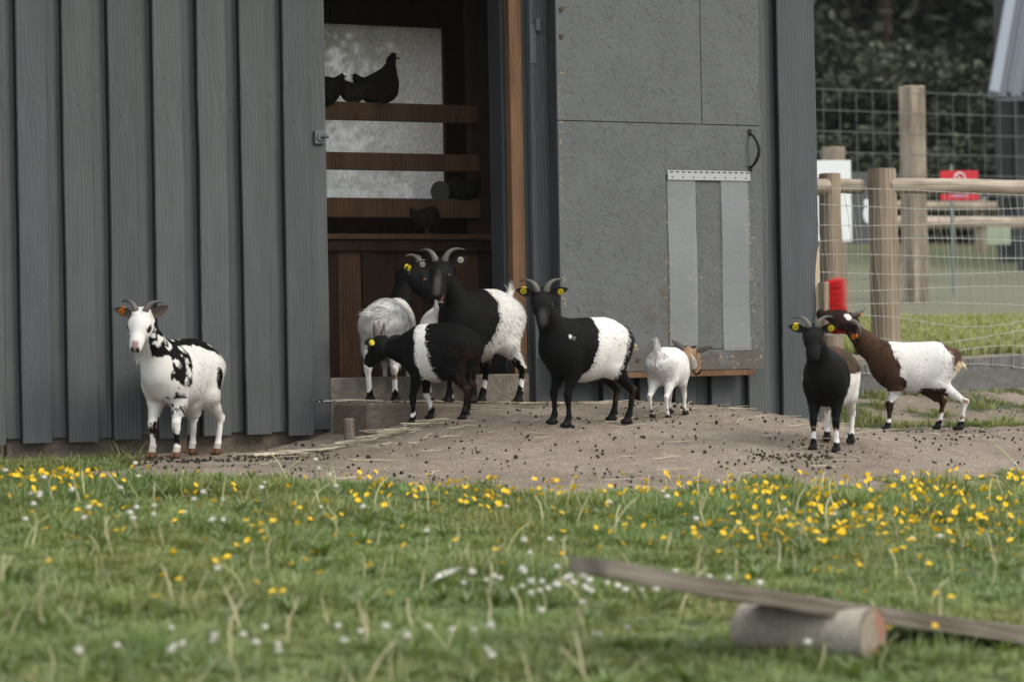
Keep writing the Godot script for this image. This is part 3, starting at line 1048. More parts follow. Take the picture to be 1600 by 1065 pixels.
	for k in 26:
		var x0 := k * 0.13
		for e in [[0.0, 0.0, 0.09, 0.0], [0.09, 0.0, 0.10, 0.03], [0.10, 0.03, 0.12, 0.03], [0.12, 0.03, 0.13, 0.0]]:
			var a := lo + Vector3(x0 + e[0], e[1], 0)
			var c := lo + Vector3(x0 + e[2], e[3], 0)
			b.quad(a, c, c + up, a + up, Vector3(0, 1, 1))
	b.quad(lo - Vector3(0, 0.04, 0), lo + Vector3(3.4, -0.04, 0), lo + Vector3(3.4, -0.04, 0) + up, lo + up - Vector3(0, 0.04, 0), Vector3(0, -1, -1))
	put("roof", b, M.roof_far, t)
	b = MB.new()
	b.box(lo + up * 0.5 + Vector3(-0.02, 0, 0), Vector3(0.09, up.length(), 0.10), 0.01, Basis(Quaternion(Vector3.UP, up.normalized())))
	put("gable_edge", b, M.roof_edge, t)
	slab(t, "back_wall", Vector3(0.45, g - 0.3, -2.4), Vector3(3.4, 3.2, -2.32), M.dark_board)
	build_wood()

# a crown made of many small leaf faces on drooping boughs
func crown_mesh(seed_: int, tall: float, wide: float, conifer: bool) -> Array:
	var r := RandomNumberGenerator.new()
	r.seed = seed_
	var leaves := MB.new()
	var wood := MB.new()
	var tp := PackedVector3Array()
	var tr := PackedFloat32Array()
	for i in 9:
		var t := i / 8.0
		tp.append(Vector3(0.06 * sin(i * 1.3 + seed_), tall * 0.93 * t, 0.06 * cos(i * 1.1 + seed_)))
		tr.append(0.018 * tall * (1.0 - 0.85 * t) + 0.01)
	wood.col = Color(0.105, 0.072, 0.052)
	wood.tube(tp, tr, 9)
	var boughs := 64
	for k in boughs:
		var t := lerpf(0.10 if not conifer else 0.16, 0.99, float(k) / boughs)
		var reach := wide * (pow(1.0 - t, 0.75) if conifer else sqrt(maxf(0.04, 1.0 - pow(t * 1.7 - 0.75, 2.0)))) * r.randf_range(0.7, 1.1)
		var a := k * 2.4 + r.randf()
		var o := Vector3(cos(a), 0, sin(a))
		var root := Vector3(0, tall * 0.93 * t, 0)
		var tip := root + o * reach + Vector3(0, (-0.18 if conifer else 0.25) * reach, 0)
		wood.tube(PackedVector3Array([root, root.lerp(tip, 0.5) + Vector3(0, 0.06 * reach, 0), tip]), PackedFloat32Array([0.02, 0.012, 0.004]), 4, false)
		var n := int(46 + 62 * reach)
		for i in n:
			var u := sqrt(r.randf()) * 1.05
			var p := root.lerp(tip, u) + Vector3(r.randfn(0, 0.17), r.randfn(0, 0.12), r.randfn(0, 0.17)) * (0.5 + 0.5 * reach)
			var q := Basis.from_euler(Vector3(r.randf() * TAU, r.randf() * TAU, r.randf() * TAU))
			var s := r.randf_range(0.10, 0.20)
			var g := r.randf_range(0.6, 1.3)
			leaves.col = Color(0.085, 0.095, 0.072) * g if conifer else Color(0.105, 0.115, 0.085) * g
			var m := (q * Vector3.BACK + o * 0.5 + Vector3.UP * 0.4).normalized()
			leaves.tri(p + q * Vector3(-s * 0.5, 0, 0), p + q * Vector3(0, s * 0.34, 0), p + q * Vector3(s * 0.5, 0, 0), m, m, m)
			leaves.tri(p + q * Vector3(-s * 0.5, 0, 0), p + q * Vector3(0, -s * 0.34, 0), p + q * Vector3(s * 0.5, 0, 0), m, m, m)
	return [leaves.mesh(), wood.mesh()]

func build_wood() -> void:
	var kinds := [crown_mesh(1, 9.0, 2.3, true), crown_mesh(2, 8.0, 2.7, false), crown_mesh(3, 10.0, 2.5, false)]
	var r := RandomNumberGenerator.new()
	r.seed = 8
	var first := true
	for row in 5:
		for k in 11:
			var depth := 34.0 + row * 3.4 + r.randf_range(-1.0, 1.0)
			var across := -2.5 + k * 1.55 + (row % 2) * 1.05 + r.randf_range(-0.4, 0.4)
			var p := Vector3(-6.25, 0, 10.57) + Vector3(0.509, 0, -0.861) * depth + Vector3(0.861, 0, 0.509) * (across + depth * 0.06)
			p.y = ground_y(p.x, p.z) - 0.1
			var kind := r.randi() % 3
			var t := thing(["conifer_tree", "leafy_tree", "leafy_tree"][kind], ["dark conifer with drooping boughs in the blurred woodland", "dark green broadleaf tree in the blurred woodland", "tall dark broadleaf tree in the blurred woodland"][kind], "tree", p, "trees of the woodland behind the fences")
			t.rotation.y = r.randf() * TAU
			t.scale = Vector3.ONE * r.randf_range(0.85, 1.2)
			put("crown", kinds[kind][0], M.crown, t)
			put("trunk", kinds[kind][1], M.bark, t)
	for k in 12:                                                          # undergrowth at the wood's edge
		var p := Vector3(-6.25, 0, 10.57) + Vector3(0.509, 0, -0.861) * (32.3 + r.randf()) + Vector3(0.861, 0, 0.509) * (k * 0.95 - 0.5 + r.randf_range(-0.2, 0.2))
		p.y = ground_y(p.x, p.z) - 0.3
		var t := thing("dark_shrub", "dark green shrub at the foot of the woodland edge", "shrub", p, "shrubs along the woodland edge")
		t.rotation.y = r.randf() * TAU
		t.scale = Vector3(0.5, 0.27, 0.5) * r.randf_range(0.9, 1.3)
		put("crown", kinds[1][0], M.crown, t)
	var q := Vector3(-6.25, 0, 10.57) + Vector3(0.509, 0, -0.861) * 34.5 + Vector3(0.861, 0, 0.509) * 3.82
	q.y = ground_y(q.x, q.z) - 0.1
	var pine := thing("pine_tree", "bare brown pine trunk standing just in front of the dark woodland", "tree", q)
	var b := MB.new()
	b.col = Color(0.085, 0.066, 0.055)
	b.tube(PackedVector3Array([Vector3(0, 0, 0), Vector3(0.03, 2, 0), Vector3(0.0, 4, 0.03), Vector3(0.04, 7, 0)]), PackedFloat32Array([0.06, 0.05, 0.045, 0.03]), 10)
	put("trunk", b, M.bark, pine)
	put("crown", kinds[0][0], M.crown, pine, Vector3(0, 3.6, 0))

# ---------------------------------------------------------------- animals
# Bones are [a, b, radius a, radius b, blend, narrow]: tapered capsules joined by a smooth minimum and meshed as surface nets.
func skin(bones: Array, cell: float) -> Array:
	var lo := Vector3.INF
	var hi := -Vector3.INF
	for b in bones:
		var r: float = maxf(b[2], b[3]) + 2.0 * cell
		for e in [b[0], b[1]]:
			lo = lo.min(e - Vector3.ONE * r)
			hi = hi.max(e + Vector3.ONE * r)
	var nx := int((hi.x - lo.x) / cell) + 3
	var ny := int((hi.y - lo.y) / cell) + 3
	var nz := int((hi.z - lo.z) / cell) + 3
	var g := PackedFloat32Array()
	g.resize(nx * ny * nz)
	g.fill(0.2)
	for b in bones:
		var a: Vector3 = b[0]
		var ab: Vector3 = b[1] - b[0]
		var l2 := maxf(ab.length_squared(), 1e-9)
		var ra: float = b[2]
		var rb: float = b[3]
		var k: float = b[4]
		var narrow: float = b[5] if b.size() > 5 else 1.0
		var pad := maxf(ra, rb) + k + cell * 2.0
		var p0 := (a.min(b[1]) - Vector3.ONE * pad - lo) / cell
		var p1 := (a.max(b[1]) + Vector3.ONE * pad - lo) / cell
		var i0 := maxi(int(p0.x), 0)
		var i1 := mini(int(p1.x) + 1, nx - 1)
		var j0 := maxi(int(p0.y), 0)
		var j1 := mini(int(p1.y) + 1, ny - 1)
		var k0 := maxi(int(p0.z), 0)
		var k1 := mini(int(p1.z) + 1, nz - 1)
		for kz in range(k0, k1 + 1):
			var z := lo.z + kz * cell - a.z
			for jy in range(j0, j1 + 1):
				var y := lo.y + jy * cell - a.y
				var at := (kz * ny + jy) * nx
				for ix in range(i0, i1 + 1):
					var p := Vector3(lo.x + ix * cell - a.x, y, z)
					var t := clampf(p.dot(ab) / l2, 0.0, 1.0)
					p -= ab * t
					p.z *= narrow
					var d := p.length() - ra - (rb - ra) * t
					var old := g[at + ix]
					var h := k - absf(d - old)
					g[at + ix] = minf(d, old) - (h * h / (4.0 * k) if h > 0.0 else 0.0)
	var index := PackedInt32Array()
	index.resize(nx * ny * nz)
	index.fill(-1)
	var v := PackedVector3Array()
	var n := PackedVector3Array()
	var tris := PackedInt32Array()
	var sxy := nx * ny
	for kz in range(1, nz - 2):
		for jy in range(1, ny - 2):
			var at := (kz * ny + jy) * nx
			for ix in range(1, nx - 2):
				var q := at + ix
				var f0 := g[q]
				if f0 > 0.12:
					continue
				var f1 := g[q + 1]
				var f2 := g[q + nx]
				var f3 := g[q + nx + 1]
				var f4 := g[q + sxy]
				var f5 := g[q + sxy + 1]
				var f6 := g[q + sxy + nx]
				var f7 := g[q + sxy + nx + 1]
				var m := int(f0 < 0.0) + int(f1 < 0.0) + int(f2 < 0.0) + int(f3 < 0.0) + int(f4 < 0.0) + int(f5 < 0.0) + int(f6 < 0.0) + int(f7 < 0.0)
				if m == 0 or m == 8:
					continue
				var s := Vector3.ZERO
				var c := 0
				if (f0 < 0.0) != (f1 < 0.0): s += Vector3(f0 / (f0 - f1), 0, 0); c += 1
				if (f2 < 0.0) != (f3 < 0.0): s += Vector3(f2 / (f2 - f3), 1, 0); c += 1
				if (f4 < 0.0) != (f5 < 0.0): s += Vector3(f4 / (f4 - f5), 0, 1); c += 1
				if (f6 < 0.0) != (f7 < 0.0): s += Vector3(f6 / (f6 - f7), 1, 1); c += 1
				if (f0 < 0.0) != (f2 < 0.0): s += Vector3(0, f0 / (f0 - f2), 0); c += 1
				if (f1 < 0.0) != (f3 < 0.0): s += Vector3(1, f1 / (f1 - f3), 0); c += 1
				if (f4 < 0.0) != (f6 < 0.0): s += Vector3(0, f4 / (f4 - f6), 1); c += 1
				if (f5 < 0.0) != (f7 < 0.0): s += Vector3(1, f5 / (f5 - f7), 1); c += 1
				if (f0 < 0.0) != (f4 < 0.0): s += Vector3(0, 0, f0 / (f0 - f4)); c += 1
				if (f1 < 0.0) != (f5 < 0.0): s += Vector3(1, 0, f1 / (f1 - f5)); c += 1
				if (f2 < 0.0) != (f6 < 0.0): s += Vector3(0, 1, f2 / (f2 - f6)); c += 1
				if (f3 < 0.0) != (f7 < 0.0): s += Vector3(1, 1, f3 / (f3 - f7)); c += 1
				s /= c
				index[q] = v.size()
				v.append(lo + (Vector3(ix, jy, kz) + s) * cell)
				n.append(Vector3((f1 + f3 + f5 + f7) - (f0 + f2 + f4 + f6), (f2 + f3 + f6 + f7) - (f0 + f1 + f4 + f5), (f4 + f5 + f6 + f7) - (f0 + f1 + f2 + f3)).normalized())
				# quads round the three edges that start at this corner
				for e in 3:
					var fe := f1 if e == 0 else (f2 if e == 1 else f4)
					if (f0 < 0.0) == (fe < 0.0):
						continue
					var u := nx if e == 0 else (sxy if e == 1 else 1)
					var w := sxy if e == 0 else (1 if e == 1 else nx)
					var i1_ := index[q - u]
					var i2_ := index[q - u - w]
					var i3_ := index[q - w]
					var i0_ := index[q]
					if i1_ < 0 or i2_ < 0 or i3_ < 0:
						continue
					if f0 < 0.0:
						tris.append_array(PackedInt32Array([i0_, i3_, i2_, i0_, i2_, i1_]))
					else:
						tris.append_array(PackedInt32Array([i0_, i1_, i2_, i0_, i2_, i3_]))
	return [v, n, tris]

const WHITE := Color(0.60, 0.592, 0.575)
const BLACK := Color(0.0075, 0.007, 0.007)
const BROWN := Color(0.052, 0.029, 0.019)
const TAN := Color(0.21, 0.135, 0.085)

# the coat's colour at a point of the body; p in metres for a goat 0.46 m high, x forward, y up, z to its right
func coat(kind: String, p: Vector3) -> Color:
	var j := noise_b.get_noise_3d(p.x * 1500.0, p.y * 1500.0, p.z * 1500.0) * 0.014
	var k := noise_a.get_noise_3d(p.x * 1500.0 + 70.0, p.y * 1500.0, p.z * 1500.0)
	if p.y > 0.045 and p.y < 0.19:                                         # ragged edges on the legs
		p.y += j * 1.8
	var c := WHITE
	var x := p.x + j
	var y := p.y + j
	match kind:
		"patched":
			var left := p.z < 0.015
			if y > 0.418 - 0.05 * sm(-0.05, -0.2, p.x) and x < 0.12 and absf(p.z) < 0.11 and k > -0.30:
				c = BLACK
			if x < -0.205 and y > 0.17:
				c = BLACK.lerp(BROWN, 0.6)
			if left and x > 0.06 and x < 0.17 and y > 0.22 and y < 0.47 and k + 1.6 * (y - 0.36) > -0.10 and p.z < -0.03:
				c = BLACK
			if left and x > 0.10 and y > 0.385 and p.z < -0.012 and k > -0.12:
				c = BLACK
			if not left and x > 0.12 and y > 0.24 and y < 0.37 and k > 0.05 and p.z > 0.07:
				c = BLACK
			if left and Vector2((x + 0.125) / 0.022, (y - 0.295) / 0.04).length() < 1.0 and p.z < 0:
				c = BLACK
			if left and Vector2((x + 0.165) / 0.03, (y - 0.24) / 0.03).length() < 1.0 and p.z < 0:
				c = BLACK
			if y < 0.135 and y > 0.07 and x > 0.0 and k + 4.0 * j > (-0.22 if p.z > 0.0 else 0.02):
				c = BLACK if k > -0.05 else BLACK.lerp(TAN, 0.4)
			if y < 0.20 and y > 0.13 and x > 0.08 and k > 0.22:
				c = BLACK
			if y < 0.12 and y > 0.05 and x < -0.215 and k > 0.05:
				c = TAN * 0.5
			if p.y < 0.045:
				c = TAN.lerp(WHITE, 0.4) if k > 0.1 else c.lerp(TAN, 0.5)
			if p.y < 0.028:
				c = Color(0.10, 0.055, 0.035)
		"belted":
			var t := (p.y - 0.18) / 0.26
			c = WHITE if x < lerpf(0.05, -0.035, t) and x > lerpf(-0.10, -0.19, t) and p.y > 0.165 else BLACK
			if Vector3((x - 0.12) / 0.008, (y - 0.372) / 0.008, (p.z + 0.08) / 0.05).length() < 1.0:
				c = WHITE
			if p.z > 0 and x > 0.135 and p.y < 0.085 and p.y > 0.05 and k > -0.05:
				c = WHITE
			if p.y < 0.2 and x < -0.2 and k > 0.15:
				c = BROWN * 0.6
		"half":
			c = WHITE if x < lerpf(0.075, -0.03, (p.y - 0.18) / 0.26) and p.y > 0.175 - 0.02 * sm(-0.1, -0.2, x) else BLACK
			if p.y < 0.095 and p.y > 0.062 and x < -0.05:
				c = WHITE
			if p.y < 0.2 and p.y > 0.11 and x < -0.19 and k > 0.05:
				c = BROWN
		"narrow_belt":
			var t := (p.y - 0.18) / 0.26
			c = WHITE if x < lerpf(0.055, 0.105, t) and x > lerpf(-0.03, 0.035, t) and p.y > 0.16 else BLACK
			if p.z > 0 and x > 0.05 and p.y < 0.13 and p.y > 0.045:
				c = WHITE
			if p.z < 0 and x > 0.05 and p.y < 0.07 and p.y > 0.045 and k > 0.0:
				c = WHITE
			if c == BLACK and x < -0.15 and p.y < 0.33 and k > 0.10:
				c = BROWN * Color(0.6, 0.5, 0.45)
		"brown_back":
			c = BLACK
			if x < 0.055 and y < 0.335 and p.y > 0.15 and x > -0.23:
				c = WHITE
			elif x < 0.06 and p.y > 0.3:
				c = BROWN if k > -0.1 else BROWN * 0.55
			if p.y < 0.105 and p.y > 0.05 and x > 0.0:
				c = WHITE if p.z < 0 or p.y < 0.08 else BLACK
				if p.y > 0.095:
					c = TAN * 0.7
			if p.y < 0.15 and p.y > 0.05 and x <= 0.0:
				c = WHITE
		"brown_ends":
			c = WHITE
			if x > lerpf(0.05, 0.12, clampf((p.y - 0.22) / 0.2, 0.0, 1.0)) + 0.03 * k and p.y > 0.20:
				c = BROWN if k > -0.15 else BROWN.lerp(BLACK, 0.5)
			if x < -0.185 + 0.04 * sm(0.36, 0.44, p.y) and p.y > 0.30:
				c = BROWN * 1.3
			if x < -0.02 and p.y < 0.215 and p.y > 0.12 and x > -0.15:
				c = BROWN * 0.7
			if p.y < 0.19 and x > 0.0 and p.y > 0.075:
				c = BROWN.lerp(BLACK, 0.5) if p.y < 0.15 else WHITE
			if p.y < 0.19 and x < -0.1:
				c = BROWN * 0.8 if (p.x > -0.165 and p.y > 0.085) else WHITE
				if p.z > 0 and p.y > 0.09:
					c = BROWN * 0.8
			if x < -0.2 and p.y < 0.16 and p.y > 0.06 and k > 0.05:
				c = TAN
		"speckled":
			c = WHITE
			var sp := noise_b.get_noise_3d(p.x * 4200.0, p.y * 2200.0, p.z * 4200.0)
			if p.y > 0.25:
				c = WHITE.lerp(Color(0.26, 0.25, 0.24), sm(0.08, 0.35, sp) * 0.8)
			if x > 0.11 and p.y > 0.28:
				c = BLACK
			if p.y < 0.14 and p.y > 0.09 and k > 0.22:
				c = TAN
		"white":
			c = WHITE
			if p.y < 0.06 and p.y > 0.035 and k > 0.05:
				c = TAN * 0.6
			if x > 0.135 and p.y > 0.33:
				c = TAN
	if p.y < 0.030 and kind != "patched":
		c = Color(0.014, 0.013, 0.013) if kind != "white" else Color(0.03, 0.026, 0.022)
	elif p.y < 0.05 and kind in ["belted", "half", "narrow_belt", "brown_back", "brown_ends", "speckled"]:
		c = BLACK
	return c

# colours of the head; p in the head's own axes: x to the muzzle, y up, z to its right
func face(kind: String, p: Vector3) -> Color:
	var k := noise_b.get_noise_3d(p.x * 3000.0, p.y * 3000.0, p.z * 3000.0)
	var c := BLACK * 1.25
	match kind:
		"patched":
			c = WHITE
			if Vector3((p.x - 0.055) / 0.020, (p.y - 0.002) / 0.013, (absf(p.z) - 0.042) / 0.02).length() < 1.0:
				c = BLACK * 3.0
			c = c.lerp(Color(0.30, 0.20, 0.18), sm(0.122, 0.132, p.x) * sm(-0.040, -0.032, p.y) * (1.0 - sm(0.010, 0.016, absf(p.z))))
			c = c.lerp(Color(0.12, 0.09, 0.085), sm(0.095, 0.110, p.x) * (1.0 - sm(0.0015, 0.0035, absf(p.y + 0.038 - 0.15 * (0.125 - p.x)))) * 0.8)
		"half":
			c = c.lerp(Color(0.055, 0.052, 0.050), sm(0.055, 0.085, p.x + 0.03 * k) * (1.0 - sm(0.008, 0.020, absf(p.z))) * sm(-0.03, -0.01, p.y))
		"belted":
			c = c.lerp(Color(0.036, 0.034, 0.033), sm(0.075, 0.115, p.x + 0.03 * k) * (1.0 - sm(0.008, 0.020, absf(p.z))))
		"brown_ends":
			c = BLACK.lerp(BROWN, 0.45)
			if absf(p.z + 0.006) < 0.011 + k * 0.012 and p.x > 0.005 and p.x < 0.045 and p.y > 0.01:
				c = WHITE
			if p.x > 0.02 and p.x < 0.12 and absf(p.z) > 0.026 and p.y < -0.005 and k > 0.1:
				c = TAN
		"white":
			c = TAN * 1.15
			if p.y > 0.024 and absf(p.z) < 0.017 and p.x > -0.03:
				c = WHITE
			elif absf(absf(p.z) - 0.024) < 0.010 and p.y > 0.01:
				c = BLACK * 2.0
			if p.x > 0.11:
				c = BLACK * 2.0
			if p.y < -0.035 and p.x < 0.07:
				c = WHITE
	if p.x > 0.126 and p.y > -0.040 and absf(absf(p.z) - 0.010) < 0.006 and p.y < -0.018:
		c = Color(0.012, 0.010, 0.010)
	return c

# short strands laid along the coat, each in the colour of its root
func strands(m: MB, r: RandomNumberGenerator, v: PackedVector3Array, n: PackedVector3Array, cs: PackedColorArray, tris: PackedInt32Array, per_m2: float, flow: Callable, lift := 0.25, wide := 0.0011) -> void:
	var owed := 0.0
	for i in range(0, tris.size(), 3):
		var a := v[tris[i]]
		var b := v[tris[i + 1]]
		var c := v[tris[i + 2]]
		owed += (b - a).cross(c - a).length() * 0.5 * per_m2
		while owed > 0.0:
			owed -= 1.0
			var u := r.randf()
			var w := r.randf()
			if u + w > 1.0:
				u = 1.0 - u
				w = 1.0 - w
			var p := a + (b - a) * u + (c - a) * w
			var nn := n[tris[i]]
			var d: Vector4 = flow.call(p, nn)
			if d.w <= 0.0:
				continue
			var dir := Vector3(d.x, d.y, d.z) + Vector3(r.randfn(0, 0.22), r.randfn(0, 0.22), r.randfn(0, 0.22))
			dir = (dir - nn * dir.dot(nn)).normalized() + nn * lift * minf(d.w * 44.0, 1.4) * r.randf_range(0.3, 1.4)
			dir = dir.normalized()
			var side := dir.cross(nn).normalized() * wide * r.randf_range(0.7, 1.3)
			var lon := d.w * r.randf_range(0.55, 1.25)
			var q := cs[tris[i]]
			m.col = q * (r.randf_range(0.76, 1.06) if q.r > 0.4 else r.randf_range(0.6, 1.7))
			nn = (nn + Vector3(r.randfn(), r.randfn(), r.randfn()) * 0.28).normalized()
			var root := p - nn * 0.0015
			var mid := root + dir * lon * 0.55
			var tip := root + dir * lon - nn * lon * 0.12
			m.tri(root - side, root + side, mid + side * 0.7, nn, nn, nn)
			m.tri(root - side, mid + side * 0.7, mid - side * 0.7, nn, nn, nn)
			m.tri(mid - side * 0.7, mid + side * 0.7, tip, nn, nn, nn)

func surface(v: PackedVector3Array, n: PackedVector3Array, c: PackedColorArray, t: PackedInt32Array) -> ArrayMesh:
	var a := []
	a.resize(Mesh.ARRAY_MAX)
	a[Mesh.ARRAY_VERTEX] = v
	a[Mesh.ARRAY_NORMAL] = n
	a[Mesh.ARRAY_COLOR] = c
	a[Mesh.ARRAY_INDEX] = t
	var m := ArrayMesh.new()
	m.add_surface_from_arrays(Mesh.PRIMITIVE_TRIANGLES, a)
	return m

func ear_mesh(lon: float, wide: float, outer: Color, inner: Color) -> MB:
	# along +x, hollow side towards +z, upper edge +y
	var b := MB.new()
	var grid := []
	for i in 9:
		var t := i / 8.0
		var w := wide * (0.42 + 0.58 * sin(PI * pow(t, 0.75))) * (1.0 if t < 0.98 else 0.1) * sqrt(maxf(0.0, 1.0 - pow(t, 5.0)))
		var row := []
		for k in 7:
			var u := k / 3.0 - 1.0
			row.append(Vector3(lon * t, w * 0.5 * u, -0.30 * w * (1.0 - u * u) * (1.0 - 0.5 * t)))
		grid.append(row)
	for side in 2:
		b.col = inner if side == 0 else outer
		for i in 8:
			for k in 6:
				var q := [grid[i][k], grid[i][k + 1], grid[i + 1][k + 1], grid[i + 1][k]]
				var m := Vector3(0, -(k - 2.5) * 0.25, 1.0).normalized()
				if side == 1:
					m = -m
					for e in 4:
						q[e] += Vector3(0, 0, -0.0028 * (1.0 - 0.5 * i / 8.0))
				b.tri(q[0], q[1], q[2], m, m, m)
				b.tri(q[0], q[2], q[3], m, m, m)
	return b

func horn_mesh(side: float, s: float, lon: float) -> MB:
	var b := MB.new()
	var p := PackedVector3Array()
	var r := PackedFloat32Array()
	var p0 := Vector3(0, 0, 0)
	var p1 := Vector3(-0.012, 0.034, 0.006 * side) * lon
	var p2 := Vector3(-0.050, 0.052, 0.034 * side) * lon
	var p3 := Vector3(-0.062, 0.018, 0.086 * side) * lon
	for i in 21:
		var t := i / 20.0
		var u := 1.0 - t
		p.append((p0 * u * u * u + p1 * 3 * u * u * t + p2 * 3 * u * t * t + p3 * t * t * t) * s)
		r.append((0.0138 * (1.0 - 0.80 * t) + (0.0009 if i % 2 else -0.0004) * (1.0 - t)) * s * (1.0 if lon > 0.5 else 0.6))
	b.col = Color(0.115, 0.105, 0.095)
	b.tube(p, r, 10)
	for i in b.v.size():
		var t := clampf(b.v[i].length() / (0.125 * s * lon), 0.0, 1.0)
		b.c[i] = Color(0.15, 0.138, 0.122).lerp(Color(0.05, 0.046, 0.043), sm(0.2, 1.0, t)) * (0.85 + 0.3 * noise_b.get_noise_3d(b.v[i].x * 9000, b.v[i].y * 9000, b.v[i].z * 9000))
	return b

func goat(g: Dictionary) -> Node3D:
	var s: float = g.s
	var at: Vector2 = g.at
	var base_y: float = stand_y(at.x, at.y)
	var t := thing("goat", g.label, "goat", Vector3(at.x, base_y, at.y), "herd of small goats by the shed")
	var yaw := deg_to_rad(g.yaw)
	t.rotation.y = yaw
	var turn := Basis(Vector3.UP, yaw)
	var r := RandomNumberGenerator.new()
	r.seed = int(at.x * 1000) + int(at.y * 77)
	var kind: String = g.coat
	var fat: float = g.get("fat", 1.0)
	var lift: float = g.get("lift", 0.0)
	var thick: float = g.get("neck", 1.0)
	var sx := Vector3(s * g.get("len", 1.0), s, s)
	# ---- body
	var B := []
	var add := func(a: Vector3, b: Vector3, ra: float, rb: float, k := 0.03, narrow := 1.0) -> void:
		B.append([a * sx + Vector3(0, lift, 0), b * sx + Vector3(0, lift, 0), ra * s, rb * s, k * s, narrow])
	add.call(Vector3(0.095, 0.330, 0), Vector3(0.0, 0.312, 0), 0.099, 0.118 * fat, 0.04, 1.34)
	add.call(Vector3(0.0, 0.312, 0), Vector3(-0.085, 0.320, 0), 0.118 * fat, 0.112 * fat, 0.04, 1.10)
	add.call(Vector3(-0.085, 0.330, 0), Vector3(-0.14, 0.340, 0), 0.102, 0.088, 0.04, 1.16)
	add.call(Vector3(-0.13, 0.345, 0), Vector3(-0.178, 0.338, 0), 0.088, 0.062, 0.04, 1.0)
	add.call(Vector3(0.080, 0.418, 0), Vector3(-0.10, 0.412, 0), 0.022, 0.024, 0.045)
	add.call(Vector3(0.125, 0.265, 0), Vector3(0.155, 0.315, 0), 0.042, 0.050, 0.05)
	for side in [-1.0, 1.0]:
		add.call(Vector3(0.085, 0.365, 0.036 * side), Vector3(0.11, 0.270, 0.044 * side), 0.040, 0.040, 0.035)
		add.call(Vector3(-0.150, 0.335, 0.040 * side), Vector3(-0.120, 0.240, 0.056 * side), 0.068, 0.047, 0.035)
	for side in [-1.0, 1.0]:                                               # hip and pin bones, shoulder blade
		add.call(Vector3(-0.105, 0.398, 0.046 * side), Vector3(-0.120, 0.385, 0.058 * side), 0.020, 0.017, 0.018)
		add.call(Vector3(-0.190, 0.368, 0.030 * side), Vector3(-0.178, 0.352, 0.042 * side), 0.020, 0.018, 0.020)
		add.call(Vector3(0.075, 0.418, 0.020 * side), Vector3(0.105, 0.360, 0.052 * side), 0.014, 0.018, 0.016)
	if g.get("udder", false):
		add.call(Vector3(-0.09, 0.205, 0.0), Vector3(-0.115, 0.17, 0.0), 0.045, 0.028, 0.03)
	var hp: Vector3 = g.head
	hp.y -= base_y
	# the head's axes
	var ha: float = deg_to_rad(g.look)
	var hdir := (Vector3(-0.509, 0, 0.861) * cos(ha) + Vector3(-0.861, 0, -0.509) * sin(ha)) * cos(deg_to_rad(g.dip)) + Vector3.DOWN * sin(deg_to_rad(g.dip))
	var fx: Vector3 = turn.inverse() * hdir
	var fz := fx.cross(Vector3.UP).normalized()
	fz = fz.rotated(fx, deg_to_rad(g.get("tilt", 0.0)))
	var fy := fz.cross(fx).normalized()
	var hs: float = s * g.get("big", 1.0)
	var H := Transform3D(Basis(fx, fy, fz), hp)
	var nape := (H * (Vector3(-0.025, -0.025, 0) * hs) - Vector3(0, lift, 0)) / sx
	add.call(Vector3(0.115, 0.345, 0), Vector3(0.115, 0.345, 0).lerp(nape, 0.55) + Vector3(0.008, -0.006, 0), 0.066 * thick, 0.044 * thick, 0.06)
	add.call(Vector3(0.115, 0.345, 0).lerp(nape, 0.55) + Vector3(0.008, -0.006, 0), nape, 0.044 * thick, 0.038, 0.03)
	# legs, each to where its hoof stands
	var hooves: Array = g.get("hooves", [Vector2(0.125, -0.052), Vector2(0.125, 0.052), Vector2(-0.185, -0.055), Vector2(-0.185, 0.055)])
	for i in 4:
		var h: Vector2 = hooves[i] * Vector2(sx.x, s)
		var wpos := turn * Vector3(h.x, 0, h.y) + Vector3(at.x, 0, at.y)
		var gy: float = (stand_y(wpos.x, wpos.z) - base_y)
		if g.has("hoof_y"):
			gy = g.hoof_y[i] - base_y
		var foot := Vector3(h.x, gy - lift, h.y) / sx
		var side := -1.0 if i % 2 == 0 else 1.0
		var toe := Vector3(0.020, 0.0, 0.0)
		if i < 2:
			var elbow := Vector3(0.092, 0.215, 0.050 * side)
			var knee := elbow.lerp(foot, 0.47) + Vector3(0.010, 0.0, 0)
			knee.y = foot.y + 0.125
			add.call(Vector3(0.10, 0.285, 0.050 * side), elbow, 0.043, 0.030, 0.03)
			add.call(elbow, knee + Vector3(0, 0.014, 0), 0.0285, 0.0155, 0.014)
			add.call(knee + Vector3(0.002, 0.012, 0), knee - Vector3(0, 0.012, 0), 0.0172, 0.0150, 0.008)
			add.call(knee, foot + Vector3(-0.010, 0.046, 0), 0.0112, 0.0112, 0.008)
		else:
			var stifle := Vector3(-0.122, 0.232, 0.055 * side)
			var hock := foot + Vector3(-0.030, 0.138, 0.003 * side)
			hock.x = minf(hock.x, stifle.x - 0.02)
			add.call(stifle, hock + Vector3(0.012, 0.012, 0), 0.040, 0.0172, 0.022)
			add.call(hock + Vector3(-0.008, 0.010, 0), hock, 0.0140, 0.0155, 0.008)
			add.call(hock, foot + Vector3(-0.012, 0.046, 0), 0.0126, 0.0115, 0.010)
		var fet := foot + Vector3(-0.010, 0.044, 0)
		add.call(fet, foot + Vector3(0.002, 0.022, 0), 0.0138, 0.0142, 0.008)
		for c in [-1.0, 1.0]:
			add.call(foot + Vector3(0.000, 0.018, 0.0085 * c), foot + toe + Vector3(0.0, 0.0115, 0.0100 * c), 0.0122, 0.0092, 0.004)
			add.call(foot + Vector3(-0.008, 0.012, 0.008 * c), foot + toe + Vector3(-0.004, 0.0095, 0.0095 * c), 0.0105, 0.0088, 0.004)
	# tail
	var tail: Vector3 = g.get("tail", Vector3(-0.05, 0.04, 0))
